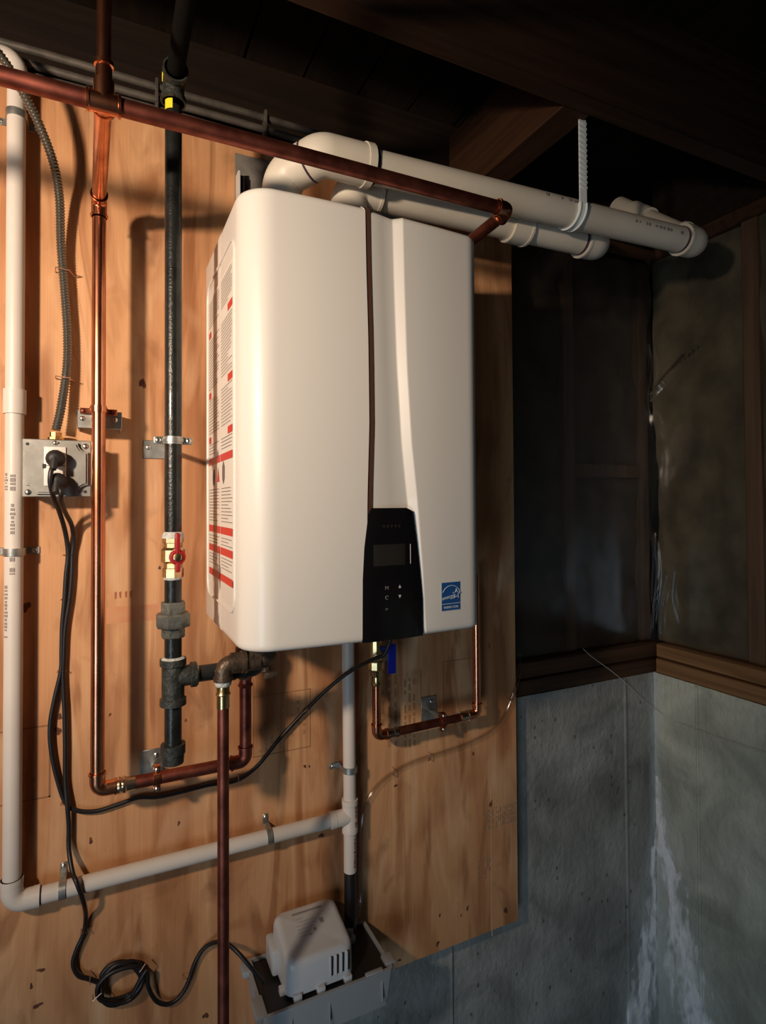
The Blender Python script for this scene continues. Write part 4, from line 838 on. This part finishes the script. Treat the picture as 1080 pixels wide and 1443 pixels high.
MB().sweep(spline([(-0.2575,-0.1000,1.7416), (-0.2621,-0.1070,1.7269), (-0.2632,-0.1050,1.7057), (-0.2594,-0.0850,1.6822), (-0.2531,-0.0500,1.6576), (-0.2459,-0.0200,1.6213), (-0.2418,-0.0090,1.5818), (-0.2451,-0.0080,1.5405), (-0.2472,-0.0080,1.4980), (-0.2505,-0.0080,1.4533), (-0.2514,-0.0080,1.4084), (-0.2524,-0.0080,1.3701), (-0.2623,-0.0090,1.3207), (-0.2688,-0.0090,1.2773), (-0.2675,-0.0090,1.2327), (-0.2584,-0.0080,1.1798), (-0.2448,-0.0080,1.1324), (-0.2265,-0.0080,1.1128), (-0.1951,-0.0080,1.1042), (-0.1594,-0.0080,1.1078), (-0.1226,-0.0080,1.1128), (-0.0886,-0.0090,1.1070), (-0.0457,-0.0090,1.1071), (0.0083,-0.0080,1.1089), (0.0617,-0.0080,1.1061), (0.1039,-0.0080,1.1264), (0.1531,-0.0100,1.1767), (0.2071,-0.0120,1.2252), (0.2573,-0.0300,1.2746), (0.2981,-0.0600,1.3136), (0.3317,-0.1000,1.3433), (0.3504,-0.1200,1.3620), V(.375, -.13, Z + .004)], 6), WR, 10).build('cord', CORD, ca)
for q, d in (((-0.2429,-0.0090,1.5793), X), ((-0.2461,-0.0090,1.4981), X), ((-0.2512,-0.0090,1.3689), X), ((-0.2447,-0.0090,1.1303), X), ((0.0658,-0.0090,1.1071), ZZ), ((0.2100,-0.0130,1.2281), V(1, 0, .6))): staple(ca, q, d, .014 if d == X else .012)
cb = thing('pump_power_cord', 'black cord from the lower plug, coiled low on the board and led to the pump', 'power cord', pB, 'black power cords')
cord_plug(cb, pB, 0)
cq = (-0.1527,-0.0120,0.7819); coil = []
for k in range(0, 62):
    a = math.radians(165 - k * 15 * 1.42); e = 1 + .10 * math.sin(k * .9); coil.append(V(cq[0] + .036 * e * math.cos(a), -.008 - .00028 * k, cq[2] + .034 * e * math.sin(a)))
MB().sweep(spline([(-0.2511,-0.1000,1.7047), (-0.2474,-0.1080,1.6914), (-0.2482,-0.0950,1.6773), (-0.2438,-0.0600,1.6576), (-0.2355,-0.0250,1.6340), (-0.2326,-0.0110,1.6049), (-0.2350,-0.0080,1.5789), (-0.2360,-0.0080,1.5400), (-0.2393,-0.0080,1.4974), (-0.2459,-0.0080,1.4464), (-0.2480,-0.0080,1.3952), (-0.2490,-0.0080,1.3568), (-0.2465,-0.0090,1.2991), (-0.2451,-0.0090,1.2349), (-0.2448,-0.0090,1.1711), (-0.2410,-0.0140,1.1279), (-0.2387,-0.0120,1.0883), (-0.2385,-0.0140,1.0512), (-0.2318,-0.0350,1.0194), (-0.2232,-0.0520,1.0045), (-0.2135,-0.0400,0.9622), (-0.2107,-0.0140,0.9199), (-0.2142,-0.0090,0.8884), (-0.2256,-0.0090,0.8629), (-0.2312,-0.0090,0.8394), (-0.2232,-0.0090,0.8163), (-0.2070,-0.0090,0.8042)] + coil + [(-0.1094,-0.0260,0.7963), (-0.1053,-0.0200,0.7616), (-0.0909,-0.0120,0.7238), (-0.0690,-0.0100,0.7075), (-0.0469,-0.0090,0.7134), (-0.0310,-0.0090,0.7376), (-0.0204,-0.0090,0.7668), (-0.0044,-0.0100,0.7897), (0.0159,-0.0200,0.8036), (0.0361,-0.0450,0.8111), (0.0556,-0.0700,0.8012), (0.0768,-0.0850,0.7762), (0.0976,-0.0900,0.7470)], 5), WR, 10).build('cord', CORD, cb)
for q, d in (((-0.2131,-0.0100,0.8913), X), ((-0.2035,-0.0110,0.8044), ZZ), ((-0.0353,-0.0110,0.7474), X), ((-0.1916,-0.0280,0.7822), V(1, 0, .6)), ((-0.1156,-0.0280,0.8078), V(1, 0, 1.2))): staple(cb, q, d, .016 if d != X else .012)

# ---------------------------------------------------------------- condensate pump
pz = Z - .714; px0, px1, py0, py1 = .080, .346, -.155, -.004
pm = thing('condensate_pump', 'grey plastic condensate pump with white motor housing at the bottom', 'pump', ((px0 + px1) / 2, (py0 + py1) / 2, pz - .075))
def tub(mb, x0, x1, y0, y1, zt_, zb_, taper, wall):
    o = rrect(x0, x1, y0, y1, .008, 3); n = len(o); cx, cy = (x0 + x1) / 2, (y0 + y1) / 2
    def sc(p, d): return (p[0] + (d if p[0] < cx else -d), p[1] + (d if p[1] < cy else -d))
    L = [[(*sc(p, taper), zb_) for p in o], [(*p, zt_) for p in o], [(*sc(p, wall), zt_) for p in o], [(*sc(p, wall), zt_ - .012) for p in o]]
    vs = sum(L, []); fs = []
    for j in range(3):
        for i in range(n): fs.append((j * n + i, j * n + (i + 1) % n, (j + 1) * n + (i + 1) % n, (j + 1) * n + i))
    fs.append(tuple(range(n))); fs.append(tuple(3 * n + i for i in range(n))); return mb.add(vs, fs)
mb = MB(); tub(mb, px0, px1, py0, py1, pz, pz - .075, .008, .006); mb.build('tank', PUMPG, pm)
mb = MB(); mb.box((px0 + .007, py0 + .007, pz - .011), (px1 - .007, py1 - .007, pz - .004), .001, 1); mb.build('deck', PUMPB, pm)
for a, b in (((px0 - .012, py0 + .004, pz - .010), (px0 + .010, py0 + .052, pz + .003)), ((px0 - .012, py1 - .036, pz - .010), (px0 + .012, py1 - .004, pz + .003)), ((px1 - .012, py0 + .012, pz - .012), (px1 + .010, py0 + .040, pz + .003)), ((px1 - .060, py0 + .002, pz - .004), (px1 - .022, py0 + .012, pz + .003))):
    MB().box(a, b, .003).build('cover_clip', PUMPG, pm)
for x in (px0 + .05, px0 + .125, px1 - .030): MB().add([(x, py0 + .002, pz - .018), (x + .003, py0 - .004, pz - .055), (x + .006, py0 + .002, pz - .018), (x + .003, py0 + .004, pz - .060)], [(0, 1, 2), (0, 1, 3), (1, 2, 3)]).build('tank_rib', PUMPG, pm)
# motor housing: rounded block with a sloping top
hx0, hx1, hy0, hy1 = .130, .268, -.138, -.016; hzb = pz + .002
def top_z(y): t = (y - hy0) / (hy1 - hy0); return pz + .064 + .024 * min(1, t * 1.15)
o = rrect(hx0, hx1, hy0, hy1, .020, 6); n = len(o); cx, cy = (hx0 + hx1) / 2, (hy0 + hy1) / 2
def shrink(p, d): L = V(p[0] - cx, p[1] - cy, 0); k = max(0, 1 - d / max(abs(L.x), abs(L.y), 1e-4) ); return (cx + L.x * k, cy + L.y * k)
rings = [[(*p, hzb) for p in o]] + [[(*shrink(p, d), top_z(p[1]) - e) for p in o] for d, e in ((.0012, .016), (.0028, .008), (.0055, .0035), (.010, .0006), (.016, 0))]
vs = sum(rings, []); fs = [(j * n + i, j * n + (i + 1) % n, (j + 1) * n + (i + 1) % n, (j + 1) * n + i) for j in range(len(rings) - 1) for i in range(n)]
ci = len(vs); vs.append((cx, cy, top_z(cy))); fs += [((len(rings) - 1) * n + i, (len(rings) - 1) * n + (i + 1) % n, ci) for i in range(n)]
mb = MB().add(vs, fs); mh = mb.build('motor_housing', PUMPW, pm, 50)
mb = MB()
for k in range(4): x = hx0 + .088 + k * .0115; mb.box((x, hy0 - .0006, hzb + .014), (x + .0045, hy0 + .004, hzb + .050), .001, 1)
mb.build('vent_slot', PUMPB, pm)
mb = MB()
for k in range(4): x = hx0 + .0865 + k * .0115; mb.box((x - .0008, hy0 - .0012, hzb + .013), (x + .0012, hy0 + .003, hzb + .051))
mb.build('slot_rim', PUMPW, pm)
mb = MB(); mb.box((hx0 - .012, hy1 - .060, hzb), (hx0 + .006, hy1 - .004, pz + .052), .005); mb.build('switch_box', PUMPW, pm)
for x, yq in ((hx0 + .012, hy0 - .006), (hx0 + .058, hy0 - .008), (hx1 - .024, hy0 - .006), (hx0 - .008, hy0 + .020)): MB().box((x, yq, hzb - .010), (x + .016, yq + .014, hzb + .006), .002).build('foot_clip', PUMPW, pm)
def on_top(x, y): return V(x, y, top_z(y) + .0008)
def top_quad(mb, x0, x1, y0, y1): mb.quad(on_top(x0, y0), on_top(x1, y0), on_top(x1, y1), on_top(x0, y1))
a0 = hx0 + .036; b0 = hy0 + .040
mb = MB(); top_quad(mb, a0 + .002, a0 + .066, b0 + .055, b0 + .0590); top_quad(mb, a0 + .052, a0 + .060, b0 + .022, b0 + .034); top_quad(mb, a0 + .034, a0 + .040, b0 + .010, b0 + .017); top_quad(mb, a0 + .024, a0 + .028, b0 + .004, b0 + .008); mb.build('rating_label', PRINT, pm, smooth=False)
mb = MB()
for k in range(6): top_quad(mb, a0 + .003, a0 + R.uniform(.02, .045), b0 + .006 + k * .0075, b0 + .0075 + k * .0075)
mb.build('label_print', mat('print_pale', (.42, .42, .43), .6), pm, smooth=False)['kind'] = 'stuff'
mb = MB(); mb.lathe((px1 - .050, py1 - .040, pz - .006), ZZ, [(0, .012), (.010, .012), (.011, .007), (.026, .007)], 12); mb.build('outlet_barb', PUMPG, pm)

# clear discharge tube
ct = thing('clear_vinyl_tube', 'clear plastic tube rising beside the drop pipe and arcing to the board edge', 'tube', (px1 - .05, py1 - .04, pz + .01))
MB().sweep(spline([V(px1 - .050, py1 - .040, pz + .010), (0.3262,-0.0300,0.7974), (0.3317,-0.0220,0.8529), (0.3346,-0.0200,0.9132), (0.3384,-0.0160,0.9649), (0.3499,-0.0100,0.9956), (0.3792,-0.0080,1.0280), (0.4232,-0.0070,1.0490), (0.4680,-0.0070,1.0613), (0.5180,-0.0070,1.0666), (0.5851,-0.0080,1.0728), (0.6431,-0.0080,1.0811), (0.6946,-0.0080,1.0966), (0.7344,-0.0080,1.1255), (0.7596,-0.0080,1.1665), (0.7799,-0.0060,1.2084), (0.7992,0.0060,1.2394), (0.8165,0.0300,1.2651)], 8), .0050, 12).build('tube', TUBE, ct)
for q, d in (((0.4204,-0.0090,1.0504), ZZ), ((0.5168,-0.0090,1.0676), ZZ), ((0.7566,-0.0090,1.1673), X)): staple(ct, q, d, .015)

# ---------------------------------------------------------------- cables stapled above the board
for dz, pn, lab_ in ((.0, 0, 'uppermost of the three dark grey cables running above the plywood'), (-.024, 1, 'middle of the three dark grey cables running above the plywood'), (-.046, 2, 'lowest of the three dark grey cables running above the plywood')):
    t = thing('house_cable', lab_, 'cable', (-.2, .0, Z + 1.03 + dz), 'cables above the plywood')
    pts = [V(x, -.012 + .004 * noise.noise(V(x * 2, dz * 50, 0)), Z + 1.040 + dz + .006 * noise.noise(V(x * 3, dz * 90, 3)) - .010 * max(0, x)) for x in [(-1.2 + .1 * k) for k in range(17)]]
    MB().sweep(spline(pts, 5), .0075, 10).build('sheath', SHEATH, t)
    for x in (-.095, .12): MB().box((x, -.024, Z + 1.027 + dz), (x + .006, -.001, Z + 1.052 + dz), .001, 1).build('cable_clip', SHEATH, t)
# thin pale wire across the corner
o = MB().sweep(spline([(1.0409,0.0280,1.2552), (1.0714,0.0240,1.2285), (1.1632,0.0200,1.1651), (1.3330,0.0280,1.0372), (1.3350,-0.1105,1.0210), (1.3350,-0.2959,1.0285), (1.3350,-0.4543,1.0443)], 8), .0009, 6).build('thin_wire', mat('wire_grey', (.48, .46, .42), .4))
tag(o, 'thin pale wire drooping across the concrete corner', 'wire')
